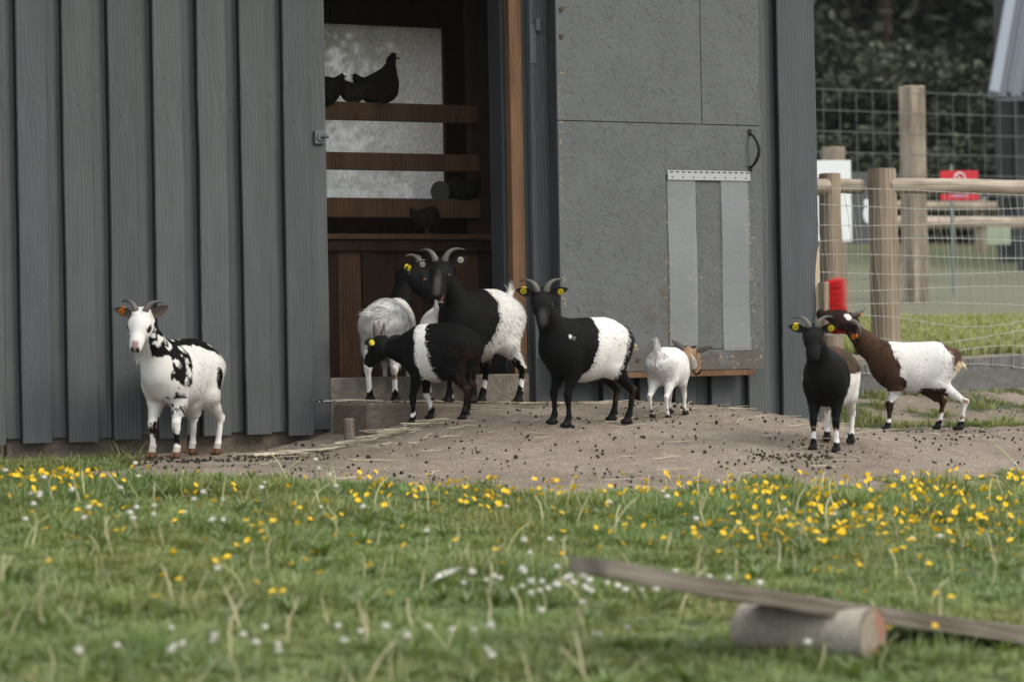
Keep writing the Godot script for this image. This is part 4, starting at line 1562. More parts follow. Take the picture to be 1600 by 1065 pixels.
	var root := Vector3(-0.205, 0.385, 0)
	add.call(Vector3(-0.16, 0.375, 0), root, 0.035, 0.022, 0.03)
	add.call(root, root + tail, 0.022 * g.get("tail_thick", 1.0), 0.011 * g.get("tail_thick", 1.0), 0.015)
	var sk := skin(B, 0.0060 * maxf(s, 0.75))
	var v: PackedVector3Array = sk[0]
	var n: PackedVector3Array = sk[1]
	var tris: PackedInt32Array = sk[2]
	var cs := PackedColorArray()
	var up_tail: float = g.get("pink", 0.0)
	for i in v.size():
		var j := noise_b.get_noise_3d(v[i].x * 1500.0, v[i].y * 1500.0, v[i].z * 1500.0) * 0.014
		var p := (v[i] - Vector3(0, lift, 0)) / sx
		var low := v[i].y
		# legs take their colour by height over the ground they stand on
		if p.y < 0.16:
			p.y = maxf((low - leg_ground(v[i], g, s, turn, base_y)) / s, 0.0)
		var c := coat(kind, p)
		var q := p - root
		if p.x < -0.19 and q.dot(tail.normalized()) > 0.012 and q.length() < tail.length() + 0.03:
			c = g.get("tail_colour", c)
			if q.dot(tail.normalized()) > tail.length() * 0.45:
				c = g.get("tail_tip", c)
		if up_tail > 0.0 and p.x < -0.19 and absf(p.z) < 0.011 and p.y > 0.30 and p.y < 0.37 + 0.05 * up_tail and n[i].x < -0.2:
			c = c.lerp(Color(0.40, 0.24, 0.23), 0.75 * (1.0 - sm(0.004, 0.011, absf(p.z + 0.35 * j))))
		cs.append(c)
	put("body", surface(v, n, cs, tris), M.coat, t)
	var fur := MB.new()
	var shag: float = g.get("shag", 1.0)
	var flow := func(p: Vector3, nn: Vector3) -> Vector4:
		var q := (p - Vector3(0, lift, 0)) / s
		if q.y < 0.055:
			return Vector4(0, -1, 0, 0.0)
		if q.y < 0.165:
			return Vector4(-0.2, -1, 0, 0.005 * s)
		if q.x < -0.20 and q.y > 0.36:
			return Vector4(tail.x, tail.y, tail.z, 0.034 * s * shag) * Vector4(12, 12, 12, 1)
		var lon := 0.018
		if q.y < 0.24:
			lon = 0.019
		if q.x < -0.15:
			lon = 0.022
		if q.y > 0.41:
			lon = 0.016
		if q.x > 0.15 and q.y > 0.3:
			lon = 0.010
		return Vector4(-0.75, -0.55 + (0.2 if q.y > 0.38 else 0.0), 0.0, lon * s * shag)
	strands(fur, r, v, n, cs, tris, 30000.0 / (s * s), flow, 0.22, 0.00115)
	if g.get("pink", 0.0) > 0.0 or g.has("tail_tip"):
		pass
	# ---- head, on a finer grid
	var D := []
	var hadd := func(a: Vector3, b: Vector3, ra: float, rb: float, k := 0.012, narrow := 1.0) -> void:
		D.append([a * hs, b * hs, ra * hs, rb * hs, k * hs, narrow])
	hadd.call(Vector3(-0.012, 0.0, 0), Vector3(0.040, 0.002, 0), 0.042, 0.038, 0.02)
	hadd.call(Vector3(0.040, 0.004, 0), Vector3(0.108, -0.016, 0), 0.034, 0.0235, 0.02)
	hadd.call(Vector3(0.104, -0.022, 0), Vector3(0.126, -0.028, 0), 0.0245, 0.0215, 0.015)
	hadd.call(Vector3(-0.03, -0.03, 0), Vector3(0.0, -0.015, 0), 0.036, 0.040, 0.02)
	for side in [-1.0, 1.0]:
		hadd.call(Vector3(0.010, -0.018, 0.015 * side), Vector3(0.050, -0.020, 0.014 * side), 0.029, 0.024, 0.02)
		hadd.call(Vector3(0.036, 0.017, 0.028 * side), Vector3(0.054, 0.011, 0.026 * side), 0.0125, 0.011, 0.012)
		hadd.call(Vector3(0.122, -0.022, 0.010 * side), Vector3(0.134, -0.029, 0.008 * side), 0.0125, 0.0105, 0.006)
		hadd.call(Vector3(-0.010, 0.030, 0.018 * side), Vector3(0.004, 0.030, 0.016 * side), 0.017, 0.017, 0.012)
	if g.get("bleat", false):
		hadd.call(Vector3(0.020, -0.038, 0), Vector3(0.086, -0.090, 0), 0.026, 0.0135, 0.012)
		hadd.call(Vector3(0.086, -0.090, 0), Vector3(0.102, -0.096, 0), 0.0145, 0.012, 0.008)
	else:
		hadd.call(Vector3(0.020, -0.034, 0), Vector3(0.108, -0.046, 0), 0.026, 0.0155, 0.014)
		hadd.call(Vector3(0.108, -0.046, 0), Vector3(0.124, -0.046, 0), 0.0155, 0.0125, 0.006)
	sk = skin(D, 0.0038 * maxf(hs, 0.7))
	var hv: PackedVector3Array = sk[0]
	var hn: PackedVector3Array = sk[1]
	var hc := PackedColorArray()
	for i in hv.size():
		hc.append(face(kind, hv[i] / hs))
		hv[i] = H * hv[i]
		hn[i] = H.basis * hn[i]
	var head := put("head", surface(hv, hn, hc, sk[2]), M.coat, t)
	var face_flow := func(_p: Vector3, _n: Vector3) -> Vector4:
		return Vector4(-fx.x, -fx.y - 0.3, -fx.z, 0.007 * s)
	strands(fur, r, hv, hn, hc, sk[2], 26000.0, face_flow, 0.12, 0.0008)
	# beard
	if g.get("beard", 0) > 0:
		for i in g.beard:
			var p := H * (Vector3(r.randf_range(0.055, 0.098), -0.058, r.randfn(0, 0.007)) * hs)
			var d := Vector3(r.randfn(0, 0.10), -1, r.randfn(0, 0.10)).normalized()
			var lon := r.randf_range(0.03, 0.075) * s
			var w := (turn.inverse() * Vector3(0.861, 0, 0.509)) * 0.0012
			fur.col = face(kind, Vector3(0.05, -0.04, 0)) * r.randf_range(0.85, 1.1)
			var nn := (fx + Vector3(0, 0.3, 0)).normalized()
			fur.tri(p - w, p + w, p + d * lon, nn, nn, nn)
	put("fur", fur, M.fur, t).set_meta("kind", "stuff")
	# ears, tags, horns, eyes
	var outer: Color = g.get("ear_out", BLACK * 1.3)
	var inner: Color = g.get("ear_in", Color(0.035, 0.031, 0.030))
	for side in [-1.0, 1.0]:
		var swing: float = g.get("ears", [12.0, 12.0])[0 if side < 0 else 1]
		var along_ear := (Vector3(-g.get("ear_back", 0.25), sin(deg_to_rad(swing)), side * cos(deg_to_rad(swing)))).normalized()
		var hollow := (Vector3(0.95, 0.15, 0) - along_ear * Vector3(0.95, 0.15, 0).dot(along_ear)).normalized()
		var yy := hollow.cross(along_ear)
		var ear_t := Transform3D(Basis(along_ear, yy, hollow), Vector3(-0.006, 0.016, 0.036 * side) * hs)
		var e := put("ear", ear_mesh(g.get("ear_long", 0.078) * hs, 0.042 * hs, outer, inner), M.coat, t)
		e.transform = H * ear_t
		var tags: Array = g.get("tags", [null, null])
		var tc = tags[0 if side < 0 else 1]
		if tc != null:
			var b := MB.new()
			b.col = tc
			b.tube(PackedVector3Array([Vector3(0, 0, -0.018 * hs), Vector3(0, 0, 0.001)]), PackedFloat32Array([0.0118, 0.0118]), 14)
			b.col = tc * 0.45
			b.tube(PackedVector3Array([Vector3(0, 0, 0.0011), Vector3(0, 0, 0.0035)]), PackedFloat32Array([0.0048, 0.0035]), 10)
			put("ear_tag", b, M.petal, e, Vector3(0.044 * hs, -0.003, 0.000))
		var hl: float = g.get("horns", 1.0)
		if hl > 0.0:
			var hm := horn_mesh(side, hs, hl)
			if g.get("spikes", false):
				hm = MB.new()
				hm.col = Color(0.075, 0.068, 0.062)
				hm.tube(PackedVector3Array([Vector3(0, -0.005, 0), Vector3(-0.004, 0.02, 0.003 * side), Vector3(-0.014, 0.048, 0.009 * side), Vector3(-0.020, 0.062, 0.011 * side)]), PackedFloat32Array([0.0125, 0.0105, 0.005, 0.001]), 10)
			var hb := put("horn", hm, M.horn, t)
			hb.transform = H * Transform3D(Basis(), Vector3(0.0, 0.036, 0.017 * side) * hs)
		var eye := MB.new()
		eye.col = g.get("iris", Color(0.10, 0.045, 0.015))
		eye.ball(Vector3.ZERO, Vector3.ONE * 0.0102 * hs, 8, 12)
		var eo := put("eye", eye, M.gloss, t)
		eo.transform = H * Transform3D(Basis(), Vector3(0.0500, 0.0070, 0.0345 * side) * hs)
		var pupil := MB.new()
		pupil.col = Color(0.004, 0.004, 0.004)
		pupil.ball(Vector3.ZERO, Vector3(0.0062, 0.0030, 0.0022) * hs, 6, 10)
		var po := put("pupil", pupil, M.gloss, eo)
		po.transform = Transform3D(Basis(Vector3.UP, (0.9 if side > 0 else PI - 0.9)), Vector3(0.0062, 0.0005, 0.0078 * side) * hs)
	if g.get("bleat", false):
		var mouth := MB.new()
		mouth.col = Color(0.20, 0.075, 0.075)
		mouth.ball(Vector3(0.088, -0.066, 0) * hs, Vector3(0.026, 0.012, 0.012) * hs, 6, 10)
		var mo := put("tongue", mouth, M.coat, t)
		mo.transform = H
		var teeth := MB.new()
		teeth.col = Color(0.50, 0.46, 0.38)
		for k in 5:
			teeth.ball(Vector3(0.106, -0.080, (k - 2) * 0.0042) * hs, Vector3(0.003, 0.0045, 0.0021) * hs, 4, 6)
		teeth.col = Color(0.25, 0.15, 0.14)
		teeth.ball(Vector3(0.106, -0.045, 0) * hs, Vector3(0.016, 0.004, 0.012) * hs, 4, 8)
		put("teeth", teeth, M.coat, t).transform = H
	return t

# height of the ground below a leg's vertex, in the goat's own axes
func leg_ground(p: Vector3, g: Dictionary, s: float, turn: Basis, base_y: float) -> float:
	if g.has("hoof_y"):
		var hooves: Array = g.get("hooves", [Vector2(0.125, -0.052), Vector2(0.125, 0.052), Vector2(-0.185, -0.055), Vector2(-0.185, 0.055)])
		var best := 0
		for i in 4:
			if Vector2(p.x, p.z).distance_to(hooves[i] * s) < Vector2(p.x, p.z).distance_to(hooves[best] * s):
				best = i
		return g.hoof_y[best] - base_y
	var w := turn * p
	return stand_y(w.x + g.at.x, w.z + g.at.y) - base_y

func build_goats() -> void:
	var yellow := Color(0.62, 0.50, 0.02)
	var orange := Color(0.62, 0.17, 0.02)
	goat({"label": "white goat with black patches and beard standing alone by the wall", "coat": "patched", "at": Vector2(-1.587, 0.202), "yaw": -143.6, "s": 1.0, "head": Vector3(0.27, 0.462, 0.0), "look": 8.0, "dip": 38.0, "tilt": -4.0, "tags": [null, orange], "beard": 260, "ears": [28.0, 8.0], "ear_out": Color(0.10, 0.085, 0.075), "ear_in": Color(0.13, 0.10, 0.09), "iris": Color(0.09, 0.035, 0.01), "horns": 0.72, "fat": 0.96, "tail": Vector3(-0.03, -0.02, 0), "udder": true})
	goat({"label": "black goat with broad white belt looking at us before the door", "coat": "belted", "at": Vector2(-0.251, 0.953), "yaw": -176.6, "s": 0.9, "head": Vector3(0.201, 0.518, -0.023), "look": 0.0, "dip": 42.0, "tags": [yellow, yellow], "ears": [10.0, 10.0], "horns": 0.86, "tail": Vector3(-0.060, -0.055, 0), "tail_tip": Color(0.60, 0.50, 0.36), "fat": 1.04})
	goat({"label": "bleating goat with black front half and white hindquarters in the doorway", "coat": "half", "at": Vector2(-0.259, 0.17), "yaw": -155.6, "s": 1.02, "head": Vector3(0.243, 0.651, -0.004), "look": 12.0, "dip": 38.0, "tags": [Color(0.6, 0.58, 0.5), Color(0.6, 0.58, 0.5)], "ears": [22.0, -10.0], "horns": 0.84, "bleat": true, "tail": Vector3(-0.02, 0.06, 0), "fat": 1.04, "shag": 1.25, "hooves": [Vector2(0.12, -0.055), Vector2(0.13, 0.055), Vector2(-0.17, -0.07), Vector2(-0.10, 0.06)]})
	goat({"label": "small black goat with narrow white belt, head turned away", "coat": "narrow_belt", "at": Vector2(-0.60, 0.44), "yaw": 127.4, "s": 0.84, "len": 0.86, "hooves": [Vector2(0.13, -0.05), Vector2(0.07, 0.05), Vector2(-0.17, -0.05), Vector2(-0.14, 0.05)], "head": Vector3(0.235, 0.352, 0.0), "look": 142.0, "dip": 22.0, "tags": [yellow, null], "ears": [-8.0, 14.0], "horns": 0.62, "spikes": true, "tail": Vector3(-0.03, -0.05, 0), "fat": 1.05, "shag": 1.2, "ear_long": 0.085})
	goat({"label": "white goat with grey specks seen from behind, black head turned", "coat": "speckled", "at": Vector2(-0.555, -0.02), "yaw": 50.0, "s": 0.93, "head": Vector3(0.205, 0.640, 0.06), "big": 1.12, "look": -82.0, "dip": 32.0, "tags": [null, yellow], "ears": [0.0, 0.0], "horns": 0.84, "tail": Vector3(-0.045, -0.005, -0.045), "tail_tip": WHITE, "pink": 0.3, "shag": 1.4, "fat": 1.0})
	goat({"label": "small white goat with raised tail half hidden behind the black one", "coat": "white", "at": Vector2(-0.29, -0.06), "yaw": 54.4, "s": 0.76, "head": Vector3(0.20, 0.43, 0.02), "look": 170.0, "dip": 25.0, "horns": 0.0, "tail": Vector3(-0.015, 0.10, 0), "tail_thick": 1.35, "pink": 1.0, "ear_out": TAN, "ear_in": TAN})
	goat({"label": "white kid with brown head walking away below the hatch", "coat": "white", "at": Vector2(0.251, 0.79), "yaw": 34.4, "s": 0.6, "head": Vector3(0.178, 0.297, 0.018), "look": -150.0, "dip": 38.0, "tail": Vector3(-0.012, 0.090, 0), "tail_thick": 1.5, "pink": 1.0, "horns": 0.0, "ear_long": 0.12, "ears": [34.0, 4.0], "ear_out": Color(0.10, 0.085, 0.075), "ear_in": Color(0.09, 0.07, 0.06), "big": 1.15, "shag": 1.2})
	goat({"label": "black goat with brown back and white flanks facing us near the corner", "coat": "brown_back", "at": Vector2(0.35, 1.70), "yaw": -138.6, "s": 0.82, "head": Vector3(0.209, 0.365, 0.012), "look": 4.0, "dip": 40.0, "tags": [yellow, yellow], "ears": [6.0, 8.0], "horns": 0.82, "fat": 1.12, "tail": Vector3(-0.03, -0.04, 0)})
	goat({"label": "brown and white goat in profile rubbing its head against the red brush", "coat": "brown_ends", "at": Vector2(1.918, 0.207), "yaw": 151.4, "s": 0.86, "head": Vector3(0.283, 0.420, 0.001), "big": 1.12, "neck": 1.3, "look": 76.0, "dip": -24.0, "tilt": -62.0, "ear_back": 0.9, "tags": [orange, orange], "ears": [-10.0, -14.0], "horns": 0.75, "tail": Vector3(-0.055, -0.065, 0), "tail_tip": Color(0.60, 0.50, 0.36), "fat": 0.98, "udder": true, "hooves": [Vector2(0.15, -0.055), Vector2(0.13, 0.055), Vector2(-0.22, -0.06), Vector2(-0.13, 0.06)]})

# ---------------------------------------------------------------- hens
func hen(label: String, at: Vector3, yaw: float, s: float, up: float, tone: Color, crouch := false) -> void:
	var t := thing("hen" if s > 0.6 else "chick", label, "hen" if s > 0.6 else "chick", at, "poultry roosting inside the shed")
	t.rotation.y = yaw
	var B := []
	var add := func(a: Vector3, b: Vector3, ra: float, rb: float, k := 0.02) -> void:
		B.append([a * s, b * s, ra * s, rb * s, k * s])
	var low := 0.0 if crouch else 0.035
	add.call(Vector3(-0.03, 0.12 + low, 0), Vector3(0.062, 0.158 + low + up * 0.3, 0), 0.040, 0.036, 0.03)
	add.call(Vector3(0.070, 0.075 + low, 0), Vector3(0.078, 0.12 + low, 0), 0.048, 0.042, 0.03)
	add.call(Vector3(0.045, 0.085 + low, 0), Vector3(-0.045, 0.080 + low, 0), 0.062, 0.055, 0.03)
	add.call(Vector3(0.035, 0.06 + low, 0), Vector3(-0.02, 0.05 + low, 0), 0.05, 0.045, 0.03)
	add.call(Vector3(0.070, 0.115 + low, 0), Vector3(0.085, 0.185 + up, 0), 0.045, 0.023, 0.03)
	add.call(Vector3(0.085, 0.190 + up, 0), Vector3(0.095, 0.200 + up, 0), 0.023, 0.019, 0.015)
	add.call(Vector3(-0.06, 0.095 + low, 0), Vector3(-0.095, 0.125 + low, 0), 0.040, 0.026, 0.03)
	add.call(Vector3(-0.085, 0.12 + low, 0), Vector3(-0.112, 0.160 + low, 0), 0.026, 0.014, 0.02)
	var sk := skin(B, 0.0075 * maxf(s, 0.55))
	var cs := PackedColorArray()
	for p in sk[0]:
		var k := noise_b.get_noise_3d(p.x * 4000.0, p.y * 4000.0, p.z * 4000.0)
		cs.append(tone * (1.0 + 0.7 * k))
	put("body", surface(sk[0], sk[1], cs, sk[2]), M.coat, t)
	var f := MB.new()
	var r := RandomNumberGenerator.new()
	r.seed = int(at.x * 900) + 5
	strands(f, r, sk[0], sk[1], cs, sk[2], 9000.0 / (s * s), func(_p: Vector3, _n: Vector3) -> Vector4: return Vector4(-1, -0.25, 0, 0.022 * s), 0.22, 0.003 * s)
	put("feathers", f, M.fur, t).set_meta("kind", "stuff")
	var b := MB.new()
	b.col = Color(0.16, 0.12, 0.07)
	b.tube(PackedVector3Array([Vector3(0.110, 0.200 + up, 0) * s, Vector3(0.122, 0.197 + up, 0) * s, Vector3(0.134, 0.190 + up, 0) * s]), PackedFloat32Array([0.008 * s, 0.006 * s, 0.001 * s]), 6)
	put("beak", b, M.tint, t)
	if s > 0.6:
		b = MB.new()
		b.col = Color(0.12, 0.015, 0.012)
		for k in 4:
			b.ball(Vector3(0.085 + k * 0.008, 0.222 + up - absf(k - 1.5) * 0.003, 0) * s, Vector3(0.006, 0.009, 0.003) * s, 4, 6)
		put("comb", b, M.tint, t)
	for side in [-1.0, 1.0]:
		b = MB.new()
		b.col = Color(0.14, 0.10, 0.05)
		b.tube(PackedVector3Array([Vector3(0.01, 0.05 + low, 0.025 * side) * s, Vector3(0.012, 0.004, 0.027 * side) * s, Vector3(0.045, 0.003, 0.030 * side) * s]), PackedFloat32Array([0.007 * s, 0.005 * s, 0.003 * s]), 6)
		put("leg", b, M.tint, t)

func build_poultry() -> void:
	var dark := Color(0.020, 0.017, 0.014)
	var top := 1.413
	hen("large dark hen upright on the top roost rail before the window", Vector3(-0.125, top - 0.010, -0.912), deg_to_rad(-28.0), 0.80, 0.055, dark, true)
	hen("dark hen half hidden at the wall's edge on the top rail", Vector3(-0.40, top - 0.03, -0.912), deg_to_rad(150.0), 0.85, -0.08, dark, true)
	hen("small dark chick tucked in front of the large hen", Vector3(-0.235, top - 0.004, -0.908), deg_to_rad(160.0), 0.5, -0.02, Color(0.03, 0.026, 0.022), true)
	hen("dark hen settled low on the bottom roost rail beside the post", Vector3(0.305, 0.985, -0.912), deg_to_rad(175.0), 0.62, -0.08, dark, true)
	hen("dark chick standing on the ledge below the roost rails", Vector3(0.09, 0.841, -0.885), deg_to_rad(-10.0), 0.56, -0.045, Color(0.026, 0.020, 0.016))
	# the round pale thing leaning on the lowest rail
	var b := MB.new()
	b.tube(PackedVector3Array([Vector3(0, 0, -0.004), Vector3(0, 0, 0.004)]), PackedFloat32Array([0.046, 0.046]), 24)
	var o := put("round_disc", b, mat(Color(0.10, 0.095, 0.09), 0.6))
	o.position = Vector3(0.187, 1.030, -0.916)
	o.rotation = Vector3(0.06, 0, 0)
	tag(o, "small round grey disc leaning behind the lowest roost rail", "disc")

# ---------------------------------------------------------------- the meadow
func blade(b: MB, r: RandomNumberGenerator, foot: Vector3, lon: float, wide: float, lean: Vector3, col: Color, parts := 3) -> void:
	var side := lean.cross(Vector3.UP)
	side = (side if side.length() > 0.01 else Vector3.RIGHT).normalized().rotated(Vector3.UP, r.randfn(0, 0.5))
	var last := foot
	var lw := wide
	b.col = col
	for i in parts:
		var t := (i + 1.0) / parts
		var p := foot + Vector3(0, lon * (t - 0.28 * t * t * lean.length()), 0) + lean * lon * t * t
		var w := wide * (1.0 - t * t)
		var nn := (Vector3.UP * 0.75 + lean * 0.3 + side.cross(p - last).normalized() * 0.6).normalized()
		b.tri(last - side * lw, last + side * lw, p + side * w, nn, nn, nn)
		if i < parts - 1:
			b.tri(last - side * lw, p + side * w, p - side * w, nn, nn, nn)
		last = p
		lw = w

func tuft(seed_: int, blades: int, lon: float, spread: float, kind: int) -> ArrayMesh:
	var r := RandomNumberGenerator.new()
	r.seed = seed_
	var b := MB.new()
	for i in blades:
		var a := r.randf() * TAU
		var o := Vector3(cos(a), 0, sin(a))
		var foot := o * spread * sqrt(r.randf())
		var lean := Vector3(r.randfn(), 0, r.randfn()) * 0.42 + o * 0.25
		var g := r.randf_range(0.82, 1.2)
		var col := Color(0.200, 0.240, 0.105) * g
		if r.randf() < 0.16:
			col = Color(0.280, 0.310, 0.155) * g
		if r.randf() < 0.05:
			col = Color(0.33, 0.30, 0.18) * g
		blade(b, r, foot, lon * r.randf_range(0.45, 1.15), r.randf_range(0.0011, 0.0022), lean, col)
	if kind == 1:                                                         # clover leaves among the blades
		for i in 9:
			var c := Vector3(r.randfn(0, spread * 0.6), lon * r.randf_range(0.25, 0.6), r.randfn(0, spread * 0.6))
			var nn := (Vector3.UP + Vector3(r.randfn(), 0, r.randfn()) * 0.35).normalized()
			b.col = Color(0.155, 0.205, 0.100) * r.randf_range(0.8, 1.25)
			for k in 3:
				var a := TAU * k / 3.0 + r.randf() * 0.3
				var u := Vector3(cos(a), 0, sin(a))
				u = (u - nn * u.dot(nn)).normalized()
				var w := nn.cross(u)
				var sz := r.randf_range(0.007, 0.011)
				b.tri(c, c + u * sz + w * sz * 0.6, c + u * sz * 1.15, nn, nn, nn)
				b.tri(c, c + u * sz * 1.15, c + u * sz - w * sz * 0.6, nn, nn, nn)
	return b.mesh()

func scatter(called: String, m: Mesh, mt: Material, places: Array, label: String, category: String) -> void:
	var mm := MultiMesh.new()
	mm.transform_format = MultiMesh.TRANSFORM_3D
	mm.use_colors = true
	mm.mesh = m
	mm.instance_count = places.size()
	for i in places.size():
		mm.set_instance_transform(i, places[i][0])
		mm.set_instance_color(i, places[i][1])
	var o := MultiMeshInstance3D.new()
	o.name = numbered(called)
	o.multimesh = mm
	o.material_override = mt
	o.set_meta("kind", "stuff")
	tag(o, label, category)
	add_child(o)

func build_meadow() -> void:
	var r := RandomNumberGenerator.new()
	r.seed = 99
	var kinds := []
	var lists := []
	for k in 4:
		kinds.append(tuft(100 + k, 26, 0.046 if k < 3 else 0.072, 0.036, 1 if k == 1 or k == 2 else 0))
		lists.append([])
	# tufts thin out away from the part of the meadow in view
	for i in 74000:
		var x := r.randf_range(-6.2, 3.2)
		var z := r.randf_range(-0.02, 6.6)
		# the wedge the camera sees, with a margin on each side
		var ahead := (x + 6.25) * 0.509 - (z - 10.57) * 0.861
		var across := (x + 6.25) * 0.861 + (z - 10.57) * 0.509
		if absf(across) > ahead * 0.19 + 1.2:
			continue
		if x > -4.6 and z < 0.015 and x < 1.6:
			continue
		var g := turf(x, z)
		if r.randf() > g:
			continue
		var thin := noise_a.get_noise_2d(x * 190.0 + 90.0, z * 190.0)
		var s := r.randf_range(0.65, 1.2) * (0.8 + 0.9 * maxf(thin, -0.25))
		if g < 0.95:
			s *= 0.62
		var kind := r.randi() % 3
		if r.randf() < 0.10 + 0.2 * sm(0.1, 0.35, thin):
			kind = 3
		if x > -1.3 and z < 2.95 and z > 2.5 and r.randf() < 0.55:
			kind = 3
		var b := Basis(Vector3.UP, r.randf() * TAU).scaled(Vector3(s, s * r.randf_range(0.8, 1.15), s))
		var tone := r.randf_range(0.80, 1.15) * (1.0 - 0.35 * thin)
		var warm := 1.0 + 0.22 * noise_b.get_noise_2d(x * 120.0, z * 120.0)
		lists[kind].append([Transform3D(b, Vector3(x, ground_y(x, z) - 0.004, z)), Color(tone * warm, tone, tone * 0.9)])
	for k in 4:
		scatter("meadow_grass", kinds[k], M.leaf, lists[k], ["short fine grass covering the meadow", "grass with small clover leaves in the meadow", "denser clover and grass of the meadow", "longer grass tufts standing out of the meadow"][k], "grass")
	# broad-leaved weeds among the grass
	var weed := MB.new()
	for i in 11:
		var a := TAU * i / 11.0 + r.randf() * 0.4
		blade(weed, r, Vector3(cos(a), 0, sin(a)) * 0.006, r.randf_range(0.035, 0.068), r.randf_range(0.004, 0.008), Vector3(cos(a), 0, sin(a)) * r.randf_range(0.5, 0.95), Color(0.150, 0.195, 0.090) * r.randf_range(0.8, 1.2), 4)
	var weeds := []
	for i in 1500:
		var x := r.randf_range(-4.6, 1.8)
		var z := r.randf_range(0.9, 6.0)
		if turf(x, z) < 0.8 or noise_a.get_noise_2d(x * 210.0 + 700.0, z * 210.0) < -0.02:
			continue
		weeds.append([Transform3D(Basis(Vector3.UP, r.randf() * TAU).scaled(Vector3.ONE * r.randf_range(0.6, 1.2)), Vector3(x, ground_y(x, z) - 0.002, z)), Color(1, 1, 1) * r.randf_range(0.75, 1.2)])
	scatter("broad_leaves", weed.mesh(), M.leaf, weeds, "low broad leaves growing between the meadow grass", "weeds")
	# grass beyond the fence and beside it
	var far := []
	for i in 16000:
		var x := r.randf_range(1.7, 12.0)
		var z := -1.2 - r.randf() * 2.4 if i > 2600 else r.randf_range(-0.88, 0.25)
		var across := (x + 6.25) * 0.861 + (z - 10.57) * 0.509
		var ahead := (x + 6.25) * 0.509 - (z - 10.57) * 0.861
		if across < ahead * 0.085 or across > ahead * 0.2 + 0.3 or absf(z + 0.93) < 0.05:
			continue
		if r.randf() > turf(x, z):
			continue
		var s := r.randf_range(0.7, 1.3) * (1.0 if z > -0.9 else 1.35)
		var tone := r.randf_range(0.9, 1.35) * (1.0 if z > -0.9 else 1.15)
		far.append([Transform3D(Basis(Vector3.UP, r.randf() * TAU).scaled(Vector3.ONE * s), Vector3(x, ground_y(x, z) - 0.006, z)), Color(tone * 0.92, tone * 0.82, tone * 0.72)])
	scatter("paddock_grass", kinds[0], M.leaf, far, "rough grass round and beyond the paddock fence", "grass")
	build_flowers(r)
	# droppings and straw on the bare earth
	var pellet := MB.new()
	pellet.col = Color(0.016, 0.012, 0.009)
	pellet.ball(Vector3(0, 0.3, 0), Vector3(0.65, 0.5, 0.5), 5, 7)
	var spots := []
	for i in 2600:
		var x := r.randf_range(-2.3, 3.2)
		var z := r.randf_range(0.02, 2.3)
		if r.randf() < 0.06:
			x = r.randfn(-0.02, 0.2)
			z = r.randfn(1.9, 0.1)
		elif r.randf() < 0.12:
			x = r.randfn(-1.55, 0.22)
			z = r.randfn(0.45, 0.14)
		elif x > 1.5:
			z = r.randf_range(-0.5, 1.8)
		if z < 0.02 and x < 1.6:
			continue
		if turf(x, z) > 0.35 or r.randf() > 0.55 + noise_a.get_noise_2d(x * 240.0, z * 240.0) * 1.4:
			continue
		var s := r.randf_range(0.0034, 0.0066) * (1.5 if r.randf() < 0.06 else 1.0)
		spots.append([Transform3D(Basis.from_euler(Vector3(r.randfn(0, 0.3), r.randf() * TAU, r.randfn(0, 0.3))).scaled(Vector3.ONE * s * 1.6), Vector3(x, stand_y(x, z) + 0.002, z)), Color(1, 1, 1) * r.randf_range(0.7, 2.2)])
	scatter("droppings", pellet.mesh(), M.tint, spots, "small dark droppings scattered over the bare earth", "droppings")
	var straw := MB.new()
	straw.col = Color(0.46, 0.41, 0.31)
	straw.tube(PackedVector3Array([Vector3(-0.5, 0, 0), Vector3(-0.2, 0.012, 0.03), Vector3(0.15, 0.006, -0.02), Vector3(0.5, 0.015, 0.04)]), PackedFloat32Array([0.0075, 0.008, 0.007, 0.005]), 4, false)
	var stalks := []
	for i in 620:
		var x := r.randf_range(-1.8, 2.9)
		var z := r.randf_range(0.05, 2.15)
		var turn := r.randfn(0.3, 0.8)
		var lon := r.randf_range(0.04, 0.17)
		if i < 70:                                                       # a drift of straw at the foot of the step
			var t := r.randf()
			x = lerpf(-1.36, -0.62, t) + r.randfn(0, 0.03)
			z = lerpf(0.30, 0.48, t) + r.randfn(0, 0.03)
			turn = 0.25 + r.randfn(0, 0.45)
			lon = r.randf_range(0.12, 0.30)
		elif i < 150:                                                     # litter on the step
			x = r.randf_range(-0.8, 0.5)
			z = r.randf_range(0.02, 0.30)
			lon = r.randf_range(0.04, 0.12)
		elif turf(x, z) > 0.3 or (x > 1.5 and z < 0.2):
			continue
		elif r.randf() > 0.45:
			continue
		stalks.append([Transform3D(Basis.from_euler(Vector3(r.randf() * TAU * 0.1, turn, r.randfn(0, 0.03))).scaled(Vector3(lon, 0.18 + lon * 0.3, 0.18 + lon * 0.6)), Vector3(x, stand_y(x, z) + 0.006, z)), Color(1, 1, 1) * r.randf_range(0.65, 1.2)])
	scatter("straw", straw.mesh(), M.tint, stalks, "loose pale straw lying on the earth and the step", "straw")
	# grit: small stones in the earth
	var stones := []
	for i in 2400:
		var x := r.randf_range(-2.2, 3.0)
		var z := r.randf_range(0.02, 2.3)
		if turf(x, z) > 0.4 or (x > -0.9 and x < 0.65 and z < 0.34):
			continue
		var s := r.randf_range(0.002, 0.0055)
		stones.append([Transform3D(Basis.from_euler(Vector3(r.randf() * 6, r.randf() * 6, r.randf() * 6)).scaled(Vector3(s, s * 0.7, s)), Vector3(x, stand_y(x, z) + 0.001, z)), Color(12.0, 11.0, 10.0) * r.randf_range(0.6, 1.5)])
	scatter("grit", pellet.mesh(), M.tint, stones, "small stones and crumbs of soil in the bare earth", "grit")

